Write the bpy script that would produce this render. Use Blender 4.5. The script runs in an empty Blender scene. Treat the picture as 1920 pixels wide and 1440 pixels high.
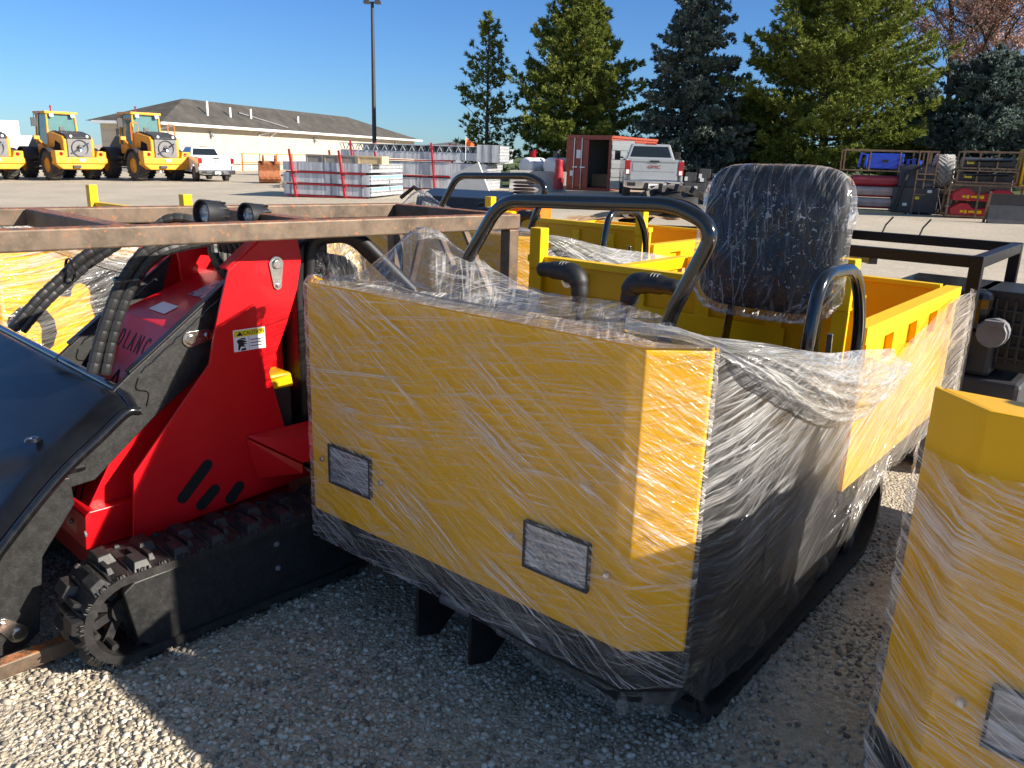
import bpy, bmesh, math, random
import numpy as np
from mathutils import Vector, Matrix, noise as mnoise
R_ = math.radians
scene = bpy.context.scene
COL = scene.collection
random.seed(7)

# ---------------------------------------------------------------- camera model
CAM_H = 1.7
PITCH, ROLL, FPX = R_(15.777), R_(1.814), 1515.8
FW = np.array([0, math.cos(PITCH), -math.sin(PITCH)])
U0 = np.array([0, math.sin(PITCH), math.cos(PITCH)]); RT0 = np.array([1., 0, 0])
RT = RT0*math.cos(ROLL)+U0*math.sin(ROLL)
UP = -RT0*math.sin(ROLL)+U0*math.cos(ROLL)
CAMP = np.array([0, 0, CAM_H])
def ray(q): return FW+RT*(q[0]-960)/FPX-UP*(q[1]-720)/FPX
def G(q, z=0.0):
    d = ray(q); return CAMP+d*(z-CAM_H)/d[2]
def gz(x, y):
    t = min(max((y-9)/16, 0), 1); t = t*t*(3-2*t)
    return t*(0.022*max(-30, min(30, x))+.006*min(45, y-9))
def GT(q):
    z = 0
    for _ in range(8):
        P = G(q, z); z = gz(P[0], P[1])
    return Vector((P[0], P[1], z))
def DY(q, Y):
    d = ray(q); return Vector(CAMP+d*Y/d[1])

class Frame:
    def __init__(s, o, ang):
        s.o = np.array(o[:2], float); s.ang = ang
        s.u = np.array([math.cos(ang), math.sin(ang)]); s.n = np.array([-math.sin(ang), math.cos(ang)])
    def loc(s, P):
        d = P[:2]-s.o; return Vector((d@s.u, d@s.n, P[2]))
    def X(s, q, x):
        d = ray(q); t = (x+s.o@s.u)/(d[:2]@s.u); return s.loc(CAMP+d*t)
    def Y(s, q, y):
        d = ray(q); t = (y+s.o@s.n)/(d[:2]@s.n); return s.loc(CAMP+d*t)
    def Z(s, q, z): return s.loc(G(q, z))

# ---------------------------------------------------------------- objects
def tag(o, label=None, cat=None, group=None, kind=None):
    if label: o['label'] = label
    if cat: o['category'] = cat
    if group: o['group'] = group
    if kind: o['kind'] = kind
    return o
def empty(name, loc, rz, label, cat, group=None):
    o = bpy.data.objects.new(name, None); COL.objects.link(o)
    o.location = loc; o.rotation_euler = (0, 0, rz); o.empty_display_size = .2
    return tag(o, label, cat, group)
def copy_tree(o, parent=None, skip=()):
    c = o.copy(); COL.objects.link(c); c.parent = parent
    for ch in o.children:
        if ch.name.split('.')[0] in skip: continue
        copy_tree(ch, c)
    return c

class MB:
    def __init__(s): s.v = []; s.f = []; s.m = []; s.uv = None; s.mi = 0
    def add(s, vs, fs):
        b = len(s.v); s.v += [tuple(v) for v in vs]
        for f in fs: s.f.append(tuple(i+b for i in f)); s.m.append(s.mi)
        return s
    def box(s, a, b):
        x0, y0, z0 = a; x1, y1, z1 = b
        return s.add([(x0,y0,z0),(x1,y0,z0),(x1,y1,z0),(x0,y1,z0),(x0,y0,z1),(x1,y0,z1),(x1,y1,z1),(x0,y1,z1)],
                     [(0,3,2,1),(4,5,6,7),(0,1,5,4),(1,2,6,5),(2,3,7,6),(3,0,4,7)])
    def hull8(s, lo, hi):
        return s.add(list(lo)+list(hi), [(0,3,2,1),(4,5,6,7),(0,1,5,4),(1,2,6,5),(2,3,7,6),(3,0,4,7)])
    def obox(s, c, sz, M):
        c = Vector(c); vs = []
        for z in (-1,1):
            for x, y in ((-1,-1),(1,-1),(1,1),(-1,1)):
                vs.append(c+M@Vector((x*sz[0]/2, y*sz[1]/2, z*sz[2]/2)))
        return s.add(vs, [(0,3,2,1),(4,5,6,7),(0,1,5,4),(1,2,6,5),(2,3,7,6),(3,0,4,7)])
    def beam(s, p0, p1, w, h, up=(0,0,1)):
        p0 = Vector(p0); p1 = Vector(p1); d = p1-p0; L = d.length; d.normalize(); up = Vector(up)
        if abs(d.dot(up)) > .98: up = Vector((0,1,0))
        r = d.cross(up).normalized(); u = r.cross(d)
        M = Matrix((r, d, u)).transposed()
        return s.obox((p0+p1)/2, (w, L, h), M)
    def tube(s, pts, r, seg=10, cap=True, closed=False):
        pts = [Vector(p) for p in pts]; n = len(pts); rings = []
        prev = None
        for i in range(n):
            if closed: t = (pts[(i+1)%n]-pts[i-1]).normalized()
            else: t = (pts[min(i+1,n-1)]-pts[max(i-1,0)]).normalized()
            if prev is None:
                a = Vector((0,0,1)) if abs(t.z) < .9 else Vector((1,0,0))
                x = t.cross(a).normalized()
            else:
                x = (prev-t*prev.dot(t)).normalized()
            prev = x; y = t.cross(x)
            rr = r[i] if isinstance(r, (list, tuple)) else r
            rings.append([pts[i]+(x*math.cos(2*math.pi*k/seg)+y*math.sin(2*math.pi*k/seg))*rr for k in range(seg)])
        vs = [v for ring in rings for v in ring]; fs = []
        for i in range(n if closed else n-1):
            j = (i+1)%n
            for k in range(seg):
                k2 = (k+1)%seg
                fs.append((i*seg+k, i*seg+k2, j*seg+k2, j*seg+k))
        if cap and not closed:
            fs.append(tuple(reversed(range(seg)))); fs.append(tuple((n-1)*seg+k for k in range(seg)))
        return s.add(vs, fs)
    def cyl(s, p0, p1, r, seg=20): return s.tube([p0, p1], r, seg)
    def prism(s, poly, a, b, ax='x'):
        # poly in the other two axes (in xyz order), extruded a..b along ax
        def mk(p, t):
            return {'x': (t,p[0],p[1]), 'y': (p[0],t,p[1]), 'z': (p[0],p[1],t)}[ax]
        n = len(poly); area = sum(poly[i][0]*poly[(i+1)%n][1]-poly[(i+1)%n][0]*poly[i][1] for i in range(n))
        if (area < 0) != (ax == 'y'): poly = list(reversed(poly))
        if a > b: a, b = b, a
        vs = [mk(p,a) for p in poly]+[mk(p,b) for p in poly]
        fs = [tuple(reversed(range(n))), tuple(range(n,2*n))]+[(i,(i+1)%n,n+(i+1)%n,n+i) for i in range(n)]
        return s.add(vs, fs)
    def lathe(s, prof, c, axis='x', seg=28):
        c = Vector(c); vs = []; n = len(prof)
        for k in range(seg):
            a = 2*math.pi*k/seg
            for r, t in prof:
                e = {'x': (t, r*math.cos(a), r*math.sin(a)), 'y': (r*math.sin(a), t, r*math.cos(a)), 'z': (r*math.cos(a), r*math.sin(a), t)}[axis]
                vs.append(c+Vector(e))
        fs = []
        for k in range(seg):
            k2 = (k+1)%seg
            for i in range(n-1): fs.append((k*n+i, k2*n+i, k2*n+i+1, k*n+i+1))
        return s.add(vs, fs)
    def grid(s, P, nu, nv, su=1., sv=1.):
        vs = [P(i/nu, j/nv) for j in range(nv+1) for i in range(nu+1)]
        fs = [(j*(nu+1)+i, j*(nu+1)+i+1, (j+1)*(nu+1)+i+1, (j+1)*(nu+1)+i) for j in range(nv) for i in range(nu)]
        if s.uv is None: s.uv = []
        s.uv += [(i/nu*su, j/nv*sv) for j in range(nv+1) for i in range(nu+1)]
        return s.add(vs, fs)
    def build(s, name, mats, parent=None, smooth=False, bevel=0, label=None, angle=40):
        me = bpy.data.meshes.new(name); me.from_pydata(s.v, [], s.f)
        if not isinstance(mats, (list, tuple)): mats = [mats]
        for m in mats: me.materials.append(m)
        if len(mats) > 1: me.polygons.foreach_set('material_index', s.m)
        if s.uv:
            l = me.uv_layers.new(name='UVMap')
            idx = np.empty(len(me.loops), np.int32); me.loops.foreach_get('vertex_index', idx)
            l.data.foreach_set('uv', np.array(s.uv, np.float32)[idx].ravel())
        me.update()
        bm = bmesh.new(); bm.from_mesh(me); bmesh.ops.recalc_face_normals(bm, faces=bm.faces)
        bm.to_mesh(me); bm.free()
        if smooth:
            me.polygons.foreach_set('use_smooth', [True]*len(me.polygons))
            try: me.set_sharp_from_angle(angle=R_(angle))
            except Exception: pass
        o = bpy.data.objects.new(name, me); COL.objects.link(o)
        if parent is not None: o.parent = parent
        if bevel:
            md = o.modifiers.new('bevel', 'BEVEL'); md.width = bevel; md.segments = 2; md.limit_method = 'ANGLE'; md.angle_limit = R_(35)
        if label: o['label'] = label
        return o

def raw(name, verts, faces_flat, nper, mats, parent=None, midx=None):
    """big triangle/quad mesh from numpy arrays"""
    me = bpy.data.meshes.new(name); nv = len(verts); nf = len(faces_flat)//nper
    me.vertices.add(nv); me.vertices.foreach_set('co', np.asarray(verts, np.float32).ravel())
    me.loops.add(nf*nper); me.loops.foreach_set('vertex_index', np.asarray(faces_flat, np.int32))
    me.polygons.add(nf); me.polygons.foreach_set('loop_start', np.arange(0, nf*nper, nper, dtype=np.int32))
    try: me.polygons.foreach_set('loop_total', np.full(nf, nper, np.int32))
    except Exception: pass
    for m in (mats if isinstance(mats, (list, tuple)) else [mats]): me.materials.append(m)
    if midx is not None: me.polygons.foreach_set('material_index', np.asarray(midx, np.int32))
    me.update(calc_edges=True); me.validate()
    o = bpy.data.objects.new(name, me); COL.objects.link(o)
    if parent is not None: o.parent = parent
    return o

def fillet(pts, r, n=6):
    pts = [Vector(p) for p in pts]; out = [pts[0]]
    for i in range(1, len(pts)-1):
        a, b, c = pts[i-1], pts[i], pts[i+1]
        d1 = (a-b); d2 = (c-b); k = min(r, d1.length*.48, d2.length*.48)
        p1 = b+d1.normalized()*k; p2 = b+d2.normalized()*k
        for j in range(n+1):
            t = j/n; out.append(p1*(1-t)**2+b*2*t*(1-t)+p2*t*t)
    out.append(pts[-1]); return out
def spline(pts, n=8):
    pts = [Vector(p) for p in pts]; P = [pts[0]*2-pts[1]]+pts+[pts[-1]*2-pts[-2]]; out = []
    for i in range(1, len(P)-2):
        a, b, c, d = P[i-1], P[i], P[i+1], P[i+2]
        for j in range(n):
            t = j/n
            out.append(.5*((2*b)+(c-a)*t+(2*a-5*b+4*c-d)*t*t+(3*b-a-3*c+d)*t**3))
    out.append(pts[-1]); return out

def text_obj(name, body, size, mat, parent, M, depth=.002, shear=0, sx=1., label=None, space=1.):
    cu = bpy.data.curves.new(name, 'FONT'); cu.body = body; cu.size = size; cu.extrude = depth; cu.shear = shear
    cu.space_character = space; cu.align_x = 'CENTER'; cu.align_y = 'CENTER'; cu.resolution_u = 3
    t = bpy.data.objects.new('tmp_text', cu); COL.objects.link(t)
    dg = bpy.context.evaluated_depsgraph_get(); dg.update()
    me = bpy.data.meshes.new_from_object(t.evaluated_get(dg))
    bpy.data.objects.remove(t); bpy.data.curves.remove(cu)
    me.name = name; me.materials.clear(); me.materials.append(mat)
    me.transform(Matrix.Diagonal((sx, 1, 1, 1)))
    o = bpy.data.objects.new(name, me); COL.objects.link(o); o.parent = parent; o.matrix_local = M
    if label: o['label'] = label
    return o
def basis(o, x, y):
    x = Vector(x).normalized(); y = Vector(y); z = x.cross(y).normalized(); y = z.cross(x)
    M = Matrix((x, y, z)).transposed().to_4x4(); M.translation = Vector(o); return M

# ---------------------------------------------------------------- materials
def newmat(name):
    m = bpy.data.materials.new(name); m.use_nodes = True; nt = m.node_tree; nt.nodes.clear()
    return m, nt
def nd(nt, t, ins=None, **kw):
    n = nt.nodes.new('ShaderNode'+t)
    for k, v in kw.items(): setattr(n, k, v)
    if ins:
        for k, v in ins.items():
            if isinstance(v, tuple) and len(v) == 2 and hasattr(v[0], 'outputs'): nt.links.new(v[0].outputs[v[1]], n.inputs[k])
            elif hasattr(v, 'outputs'): nt.links.new(v.outputs[0], n.inputs[k])
            else: n.inputs[k].default_value = v
    return n
def c4(c): return (c[0], c[1], c[2], 1)
def ramp(nt, fac, stops, interp='LINEAR'):
    r = nd(nt, 'ValToRGB', {'Fac': fac}); r.color_ramp.interpolation = interp; el = r.color_ramp.elements
    while len(el) < len(stops): el.new(.5)
    for e, (p, c) in zip(el, stops): e.position = p; e.color = c4(c) if not isinstance(c, (int, float)) else (c, c, c, 1)
    return r
def pbr(name, col, rough=.5, metal=0., var=.12, vscale=6., bump=0., bscale=120., dust=0., coat=0., dcol=(.35,.31,.26), spec=.5):
    m, nt = newmat(name)
    tc = nd(nt, 'TexCoord')
    n1 = nd(nt, 'TexNoise', {'Vector': (tc,'Object'), 'Scale': vscale, 'Detail': 5., 'Roughness': .6})
    lo = [c*(1-var) for c in col]; hi = [min(1, c*(1+var)) for c in col]
    r = ramp(nt, n1, [(.3, lo), (.7, hi)]); colo = r
    rr = nd(nt, 'MapRange', {'Value': (n1,0), 'To Min': max(.03, rough*.8), 'To Max': min(1, rough*1.25)})
    if dust:
        n3 = nd(nt, 'TexNoise', {'Vector': (tc,'Object'), 'Scale': vscale*2.3, 'Detail': 9., 'Roughness': .75})
        dr = ramp(nt, n3, [(.48, 0.), (.75, dust)])
        colo = nd(nt, 'MixRGB', {'Fac': (dr,0), 'Color1': (r,0), 'Color2': c4(dcol)})
        rr = nd(nt, 'MixRGB', {'Fac': (dr,0), 'Color1': (rr,0), 'Color2': (.8,.8,.8,1)})
    b = nd(nt, 'BsdfPrincipled', {'Base Color': (colo,0), 'Roughness': (rr,0), 'Metallic': metal, 'Specular IOR Level': spec, 'Coat Weight': coat, 'Coat Roughness': .06})
    if bump:
        n2 = nd(nt, 'TexNoise', {'Vector': (tc,'Object'), 'Scale': bscale, 'Detail': 3.})
        bp = nd(nt, 'Bump', {'Height': (n2,0), 'Strength': bump, 'Distance': .004}); nt.links.new(bp.outputs[0], b.inputs['Normal'])
    o = nd(nt, 'OutputMaterial', {'Surface': b}); return m

MT = {}
MT['yellow'] = pbr('yellow_paint', (.78,.405,.001), .36, var=.07, vscale=2.5, bump=.06, bscale=160, spec=.35)
MT['yellow_bright'] = pbr('bright_yellow_paint', (.82,.50,.003), .38, var=.08, vscale=5, bump=.05, spec=.35)
MT['ochre'] = pbr('ochre_yellow_paint', (.74,.32,.010), .42, var=.12, vscale=1.2, dust=.25, coat=.15)
MT['red'] = pbr('red_paint', (.58,.005,.010), .32, var=.08, vscale=3, bump=.07, bscale=70, coat=.12, spec=.35)
MT['dkred'] = pbr('dull_red_paint', (.33,.012,.02), .4, var=.15, vscale=4, dust=.1)
MT['black'] = pbr('black_paint', (.009,.009,.010), .3, var=.3, vscale=12, bump=.08, bscale=200, dust=.02, coat=.15, dcol=(.2,.2,.2))
MT['black_gloss'] = pbr('gloss_black_paint', (.006,.006,.007), .16, var=.3, vscale=9, coat=.6, dust=.04)
MT['black_matt'] = pbr('matt_black_steel', (.012,.012,.012), .5, var=.4, vscale=24, bump=.25, bscale=260, dust=.10, dcol=(.22,.21,.2))
MT['black_plastic'] = pbr('black_plastic', (.012,.012,.013), .5, var=.2, bump=.2, bscale=500)
MT['bucket'] = pbr('black_metallic_enamel', (.008,.009,.012), .2, var=.3, vscale=5, dust=.02, dcol=(.2,.2,.22), spec=.14)
MT['rubber'] = pbr('black_rubber', (.016,.015,.015), .5, var=.3, vscale=9, bump=.3, bscale=90, dust=.22, dcol=(.16,.14,.12))
MT['tyre'] = pbr('dusty_tyre_rubber', (.045,.042,.040), .8, var=.3, vscale=4, bump=.3, bscale=30, dust=.5, dcol=(.28,.25,.21))
MT['tyre_grey'] = pbr('grey_tyre_rubber', (.35,.34,.32), .8, var=.3, vscale=4, bump=.3, bscale=30)
MT['zinc'] = pbr('zinc_plated_steel', (.62,.62,.60), .25, metal=1., var=.12, vscale=30)
MT['chrome'] = pbr('chrome', (.75,.76,.78), .1, metal=1., var=.05)
MT['galv'] = pbr('galvanised_steel', (.62,.64,.66), .5, metal=.6, var=.12, vscale=3, dust=.2, dcol=(.6,.6,.6))
MT['galv_dark'] = pbr('dull_galvanised_steel', (.30,.31,.33), .55, metal=.6, var=.25, vscale=5)
MT['white'] = pbr('white_paint', (.78,.78,.77), .4, var=.05, vscale=2, coat=.2)
MT['offwhite'] = pbr('off_white_paint', (.66,.64,.58), .6, var=.08, vscale=2)
MT['silver'] = pbr('silver_grey_car_paint', (.38,.40,.41), .3, metal=.35, var=.04, coat=.7)
MT['whitecar'] = pbr('white_car_paint', (.76,.77,.78), .3, var=.03, coat=.7)
MT['glass'] = pbr('dark_tinted_glass', (.012,.016,.02), .05, var=.1, coat=.3)
MT['cabglass'] = pbr('greenish_cab_glass', (.10,.20,.20), .05, var=.1, coat=.3)
MT['lampred'] = pbr('red_lamp_plastic', (.30,.008,.014), .15, coat=.3)
MT['steel_dark'] = pbr('polished_steel', (.42,.43,.45), .22, metal=1., var=.1)
MT['orange'] = pbr('orange_paint', (.85,.16,.01), .45, var=.1)
MT['cloth_orange'] = pbr('orange_cloth', (.85,.15,.02), .8)
MT['blue'] = pbr('blue_paint', (.01,.05,.50), .35, var=.1, coat=.3)
MT['ltblue'] = pbr('light_blue_plastic', (.25,.55,.72), .5)
MT['grey'] = pbr('grey_plastic', (.09,.09,.095), .5, var=.15)
MT['dkgrey'] = pbr('dark_grey_plastic', (.035,.035,.04), .5, var=.2)
MT['midgrey'] = pbr('mid_grey_metal', (.16,.16,.17), .6, var=.2, dust=.2)
MT['concrete'] = pbr('concrete', (.36,.34,.31), .9, var=.15, vscale=3, bump=.3, bscale=30)
MT['cardboard'] = pbr('brown_cardboard', (.42,.27,.15), .85, var=.15, vscale=4, bump=.2, bscale=20)
MT['sticker'] = pbr('white_sticker_vinyl', (.78,.78,.76), .35, var=.04)
MT['stk_yellow'] = pbr('yellow_sticker_vinyl', (.70,.55,.01), .35, var=.04)
MT['ink'] = pbr('black_ink', (.01,.01,.01), .5)
MT['hose'] = pbr('hose_wrap_plastic', (.022,.022,.023), .42, var=.2)
MT['black_frame'] = pbr('black_square_tube', (.005,.005,.006), .4, var=.2, spec=.3)
MT['seat'] = pbr('black_vinyl', (.010,.010,.012), .5, var=.3, vscale=8, bump=.15, bscale=150, spec=.25)
MT['void'] = pbr('dark_opening', (.004,.004,.004), .9)
MT['tank'] = pbr('white_tank_steel', (.68,.70,.74), .5, var=.08)
MT['bark'] = pbr('bark', (.085,.062,.045), .9, var=.35, vscale=8)

def rust(name, base=(.098,.070,.048), orange=(.50,.15,.03), amt=.6):
    m, nt = newmat(name); tc = nd(nt, 'TexCoord')
    n1 = nd(nt, 'TexNoise', {'Vector': (tc,'Object'), 'Scale': 9., 'Detail': 8., 'Roughness': .7})
    n2 = nd(nt, 'TexNoise', {'Vector': (tc,'Object'), 'Scale': 42., 'Detail': 6., 'Roughness': .7})
    g = nd(nt, 'NewGeometry'); sx = nd(nt, 'SeparateXYZ', {'Vector': (g,'Normal')})
    a = ramp(nt, n1, [(.35, [c*.75 for c in base]), (.6, [base[0]*1.7, base[1]*1.7, base[2]*1.7]), (.75, (.20,.11,.06))])
    # flash rust spots, more of it on faces that lie upwards and hold rain
    up = nd(nt, 'MapRange', {'Value': (sx,2), 'From Min': .5, 'From Max': .95, 'To Min': 0., 'To Max': .16})
    ad = nd(nt, 'Math', {0: (n2,0), 1: (up,0)}, operation='ADD')
    sp = ramp(nt, ad, [(.66-.1*amt, 0.), (.74, 1.)])
    col = nd(nt, 'MixRGB', {'Fac': (sp,0), 'Color1': (a,0), 'Color2': c4(orange)})
    bp = nd(nt, 'Bump', {'Height': (n2,0), 'Strength': .25, 'Distance': .003})
    b = nd(nt, 'BsdfPrincipled', {'Base Color': (col,0), 'Roughness': .55, 'Metallic': .35, 'Normal': bp})
    nd(nt, 'OutputMaterial', {'Surface': b}); return m
MT['rust'] = rust('rusty_mill_steel')
MT['rustfar'] = rust('brown_rusty_steel', (.16,.10,.06), (.35,.14,.05), .6)
MT['rustdeep'] = rust('deep_rust', (.24,.09,.04), (.36,.12,.04), 1.)

def film(name, layers, base=.08, streak=.75, tint=(.82,.83,.84), rough=.22, bump=.6, scale=1., flecks=False, wid=.02, haze=.45, fres=.9, cloud=0., vfade=False):
    """clear stretch film: see-through sheet crossed by whitish stretch lines; layers = (angle deg, along, across, weight)"""
    m, nt = newmat(name); uv = nd(nt, 'UVMap'); tot = None; bt = None
    warp = nd(nt, 'TexNoise', {'Vector': (uv,0), 'Scale': 1.3*scale, 'Detail': 2.})
    wv = nd(nt, 'VectorMath', {0: (warp,1), 1: (.5,.5,.5)}, operation='SUBTRACT')
    ws = nd(nt, 'VectorMath', {0: (wv,0), 'Scale': .035}, operation='SCALE')
    src = nd(nt, 'VectorMath', {0: (uv,0), 1: (ws,0)}, operation='ADD')
    for i, (ang, al, ac, w) in enumerate(layers):
        rot = nd(nt, 'VectorRotate', {'Vector': (src,0), 'Angle': R_(-ang)}, rotation_type='Z_AXIS')
        sc = nd(nt, 'VectorMath', {0: (rot,0), 1: (al*scale, ac*scale, 1.)}, operation='MULTIPLY')
        of = nd(nt, 'VectorMath', {0: (sc,0), 1: (i*7.3, i*3.1, i*2.7)}, operation='ADD')
        n = nd(nt, 'TexNoise', {'Vector': (of,0), 'Scale': 1., 'Detail': 3., 'Roughness': .62, 'Distortion': .0})
        # thin ridges where the noise crosses its mid level
        d = nd(nt, 'Math', {0: (n,0), 1: .5}, operation='SUBTRACT'); ab = nd(nt, 'Math', {0: (d,0)}, operation='ABSOLUTE')
        rd = nd(nt, 'MapRange', {'Value': (ab,0), 'From Min': 0., 'From Max': wid, 'To Min': 1., 'To Max': 0.})
        msk = nd(nt, 'TexNoise', {'Vector': (src,0), 'Scale': 2.6*scale, 'Detail': 3.})
        mof = nd(nt, 'VectorMath', {0: (src,0), 1: (i*4.7+2, i*9.1, 0)}, operation='ADD'); nt.links.new(mof.outputs[0], msk.inputs['Vector'])
        mk = nd(nt, 'MapRange', {'Value': (msk,0), 'From Min': .40, 'From Max': .62, 'To Min': .06, 'To Max': 1.})
        br = nd(nt, 'MapRange', {'Value': (n,0), 'From Min': .56, 'From Max': .80, 'To Min': 0., 'To Max': haze})
        sm = nd(nt, 'Math', {0: (rd,0), 1: (br,0)}, operation='MAXIMUM')
        mm = nd(nt, 'Math', {0: (sm,0), 1: (mk,0)}, operation='MULTIPLY')
        ww = nd(nt, 'Math', {0: (mm,0), 1: w}, operation='MULTIPLY')
        tot = ww if tot is None else nd(nt, 'Math', {0: (tot,0), 1: (ww,0)}, operation='MAXIMUM')
        bt = n if bt is None else nd(nt, 'Math', {0: (bt,0), 1: (n,0)}, operation='ADD')
    if cloud:
        cn = nd(nt, 'TexNoise', {'Vector': (uv,0), 'Scale': 4.5*scale, 'Detail': 7., 'Roughness': .68, 'Distortion': .4}); cm = nd(nt, 'MapRange', {'Value': (cn,0), 'From Min': .52, 'From Max': .56, 'To Min': 0., 'To Max': cloud}); tot = nd(nt, 'Math', {0: (tot,0), 1: (cm,0)}, operation='ADD')
    if vfade:   # streaks and clouds fade low down, full strength along the bed
        sv = nd(nt, 'SeparateXYZ', {'Vector': (uv,0)}); vf = nd(nt, 'MapRange', {'Value': (sv,1), 'From Min': .30, 'From Max': .72, 'To Min': .22, 'To Max': 1.}); uf = nd(nt, 'MapRange', {'Value': (sv,0), 'From Min': 1.15, 'From Max': 1.6, 'To Min': 0., 'To Max': 1.}); vf = nd(nt, 'Math', {0: (vf,0), 1: (uf,0)}, operation='MAXIMUM'); tot = nd(nt, 'Math', {0: (tot,0), 1: (vf,0)}, operation='MULTIPLY')
    if flecks:
        fv = nd(nt, 'TexNoise', {'Vector': (uv,0), 'Scale': 60.*scale, 'Detail': 1.5, 'Distortion': 1.2})
        fm = nd(nt, 'TexNoise', {'Vector': (uv,0), 'Scale': 7.*scale, 'Detail': 1.})
        fr = nd(nt, 'MapRange', {'Value': (fv,0), 'From Min': .64, 'From Max': .67})
        fk = nd(nt, 'MapRange', {'Value': (fm,0), 'From Min': .40, 'From Max': .55})
        ff = nd(nt, 'Math', {0: (fr,0), 1: (fk,0)}, operation='MULTIPLY'); f2 = nd(nt, 'Math', {0: (ff,0), 1: .9}, operation='MULTIPLY')
        tot = nd(nt, 'Math', {0: (tot,0), 1: (f2,0)}, operation='MAXIMUM')
    bp = nd(nt, 'Bump', {'Height': (bt,0), 'Strength': bump, 'Distance': .02})
    al = nd(nt, 'MapRange', {'Value': (tot,0), 'To Min': base, 'To Max': base+streak})
    b = nd(nt, 'BsdfPrincipled', {'Base Color': c4(tint), 'Roughness': rough, 'Normal': bp, 'Specular IOR Level': .6})
    tr = nd(nt, 'BsdfTransparent'); tl = nd(nt, 'BsdfTranslucent', {'Color': c4(tint)})
    gl = nd(nt, 'BsdfGlossy', {'Color': (1,1,1,1), 'Roughness': .12, 'Normal': bp})
    body = nd(nt, 'MixShader', {0: .3, 1: b, 2: tl})
    fr = nd(nt, 'Fresnel', {'IOR': 1.45, 'Normal': bp}); fm = nd(nt, 'Math', {0: (fr,0), 1: fres}, operation='MULTIPLY')
    clear = nd(nt, 'MixShader', {0: (fm,0), 1: tr, 2: gl})
    mx = nd(nt, 'MixShader', {0: (al,0), 1: clear, 2: body})
    nd(nt, 'OutputMaterial', {'Surface': mx}); return m
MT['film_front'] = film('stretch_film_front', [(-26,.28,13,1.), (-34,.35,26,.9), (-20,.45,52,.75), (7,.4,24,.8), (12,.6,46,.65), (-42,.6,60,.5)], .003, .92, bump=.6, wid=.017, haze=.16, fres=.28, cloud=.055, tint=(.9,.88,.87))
MT['film_top'] = film('stretch_film_top', [(-60,1.0,14,.8), (12,.9,18,.8), (70,1.2,20,.6)], .08, .66, bump=.9, wid=.024, haze=.45, cloud=.20, tint=(.72,.72,.73))
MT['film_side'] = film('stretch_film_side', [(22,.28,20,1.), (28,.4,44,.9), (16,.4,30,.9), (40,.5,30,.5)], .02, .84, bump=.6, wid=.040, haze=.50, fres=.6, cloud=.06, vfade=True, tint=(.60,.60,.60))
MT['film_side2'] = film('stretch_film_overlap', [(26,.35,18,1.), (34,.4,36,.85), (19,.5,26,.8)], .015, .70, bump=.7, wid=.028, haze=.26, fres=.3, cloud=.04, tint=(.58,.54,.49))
MT['film_hem'] = film('film_hem', [(12,.9,16,.6), (70,1.2,18,.4)], .03, .6, bump=.9, wid=.02, haze=.08, fres=.25)
MT['film_bundle'] = film('gathered_stretch_film', [(-8,1.2,12,1.), (20,1.4,16,.9), (-35,1.6,14,.9)], .24, .58, bump=.9, wid=.035, haze=.75, rough=.22, cloud=.16, tint=(.68,.68,.67))
MT['film_band'] = film('stretch_film_bands', [(-14,.3,16,1.), (-9,.4,38,.9), (-26,.4,26,.7)], .01, .84, bump=.7, wid=.035, haze=.45, fres=.3, cloud=.08, tint=(.9,.88,.87))
MT['film_seat'] = film('plastic_seat_bag', [(78,1.0,13,.9), (55,1.0,9,.8), (100,1.4,20,.6)], .035, .55, bump=1.1, wid=.02, haze=.5, flecks=True, fres=.45, tint=(.84,.84,.84))
# ================================================================ tracked dumper
D_ANG = R_(-39.342)
DF = Frame((-.195, 2.313685), D_ANG)
ZT, ZB = 1.26, .43

def stadium(y0, y1, z0, z1, n=12, step=None):
    """closed loop in (y, z): rollers of radius (z1-z0)/2 at both ends"""
    r = (z1-z0)/2; zc = (z0+z1)/2; pts = []
    L = y1-y0-2*r; k = max(2, int(L/.03))
    for i in range(k): pts.append((y0+r+L*i/k, z0))
    for i in range(n): a = -math.pi/2+math.pi*i/n; pts.append((y1-r+r*math.cos(a), zc+r*math.sin(a)))
    for i in range(k): pts.append((y1-r-L*i/k, z1))
    for i in range(n): a = math.pi/2+math.pi*i/n; pts.append((y0+r+r*math.cos(a), zc+r*math.sin(a)))
    return pts
def belt(mb, loop, x0, x1, th):
    n = len(loop); base = len(mb.v); vs = []
    for i in range(n):
        a = Vector(loop[i-1]); b = Vector(loop[(i+1)%n]); t = (b-a).normalized(); nr = Vector((t.y, -t.x))
        p = Vector(loop[i]); q = p-nr*th
        vs += [(x0,p.x,p.y),(x1,p.x,p.y),(x1,q.x,q.y),(x0,q.x,q.y)]
    fs = []
    for i in range(n):
        j = (i+1)%n
        for k in range(4):
            k2 = (k+1)%4; fs.append((i*4+k, i*4+k2, j*4+k2, j*4+k))
    mb.add(vs, fs)
def along(loop, step):
    """points every step m with tangent and outward normal"""
    P = [Vector(p) for p in loop]; out = []; n = len(P); acc = 0; tot = sum((P[(i+1)%n]-P[i]).length for i in range(n))
    k = max(1, round(tot/step)); step = tot/k; nxt = 0
    for i in range(n):
        a, b = P[i], P[(i+1)%n]; L = (b-a).length
        while nxt < acc+L-1e-9:
            t = (b-a).normalized(); out.append((a+t*(nxt-acc), t)); nxt += step
        acc += L
    return out

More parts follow.
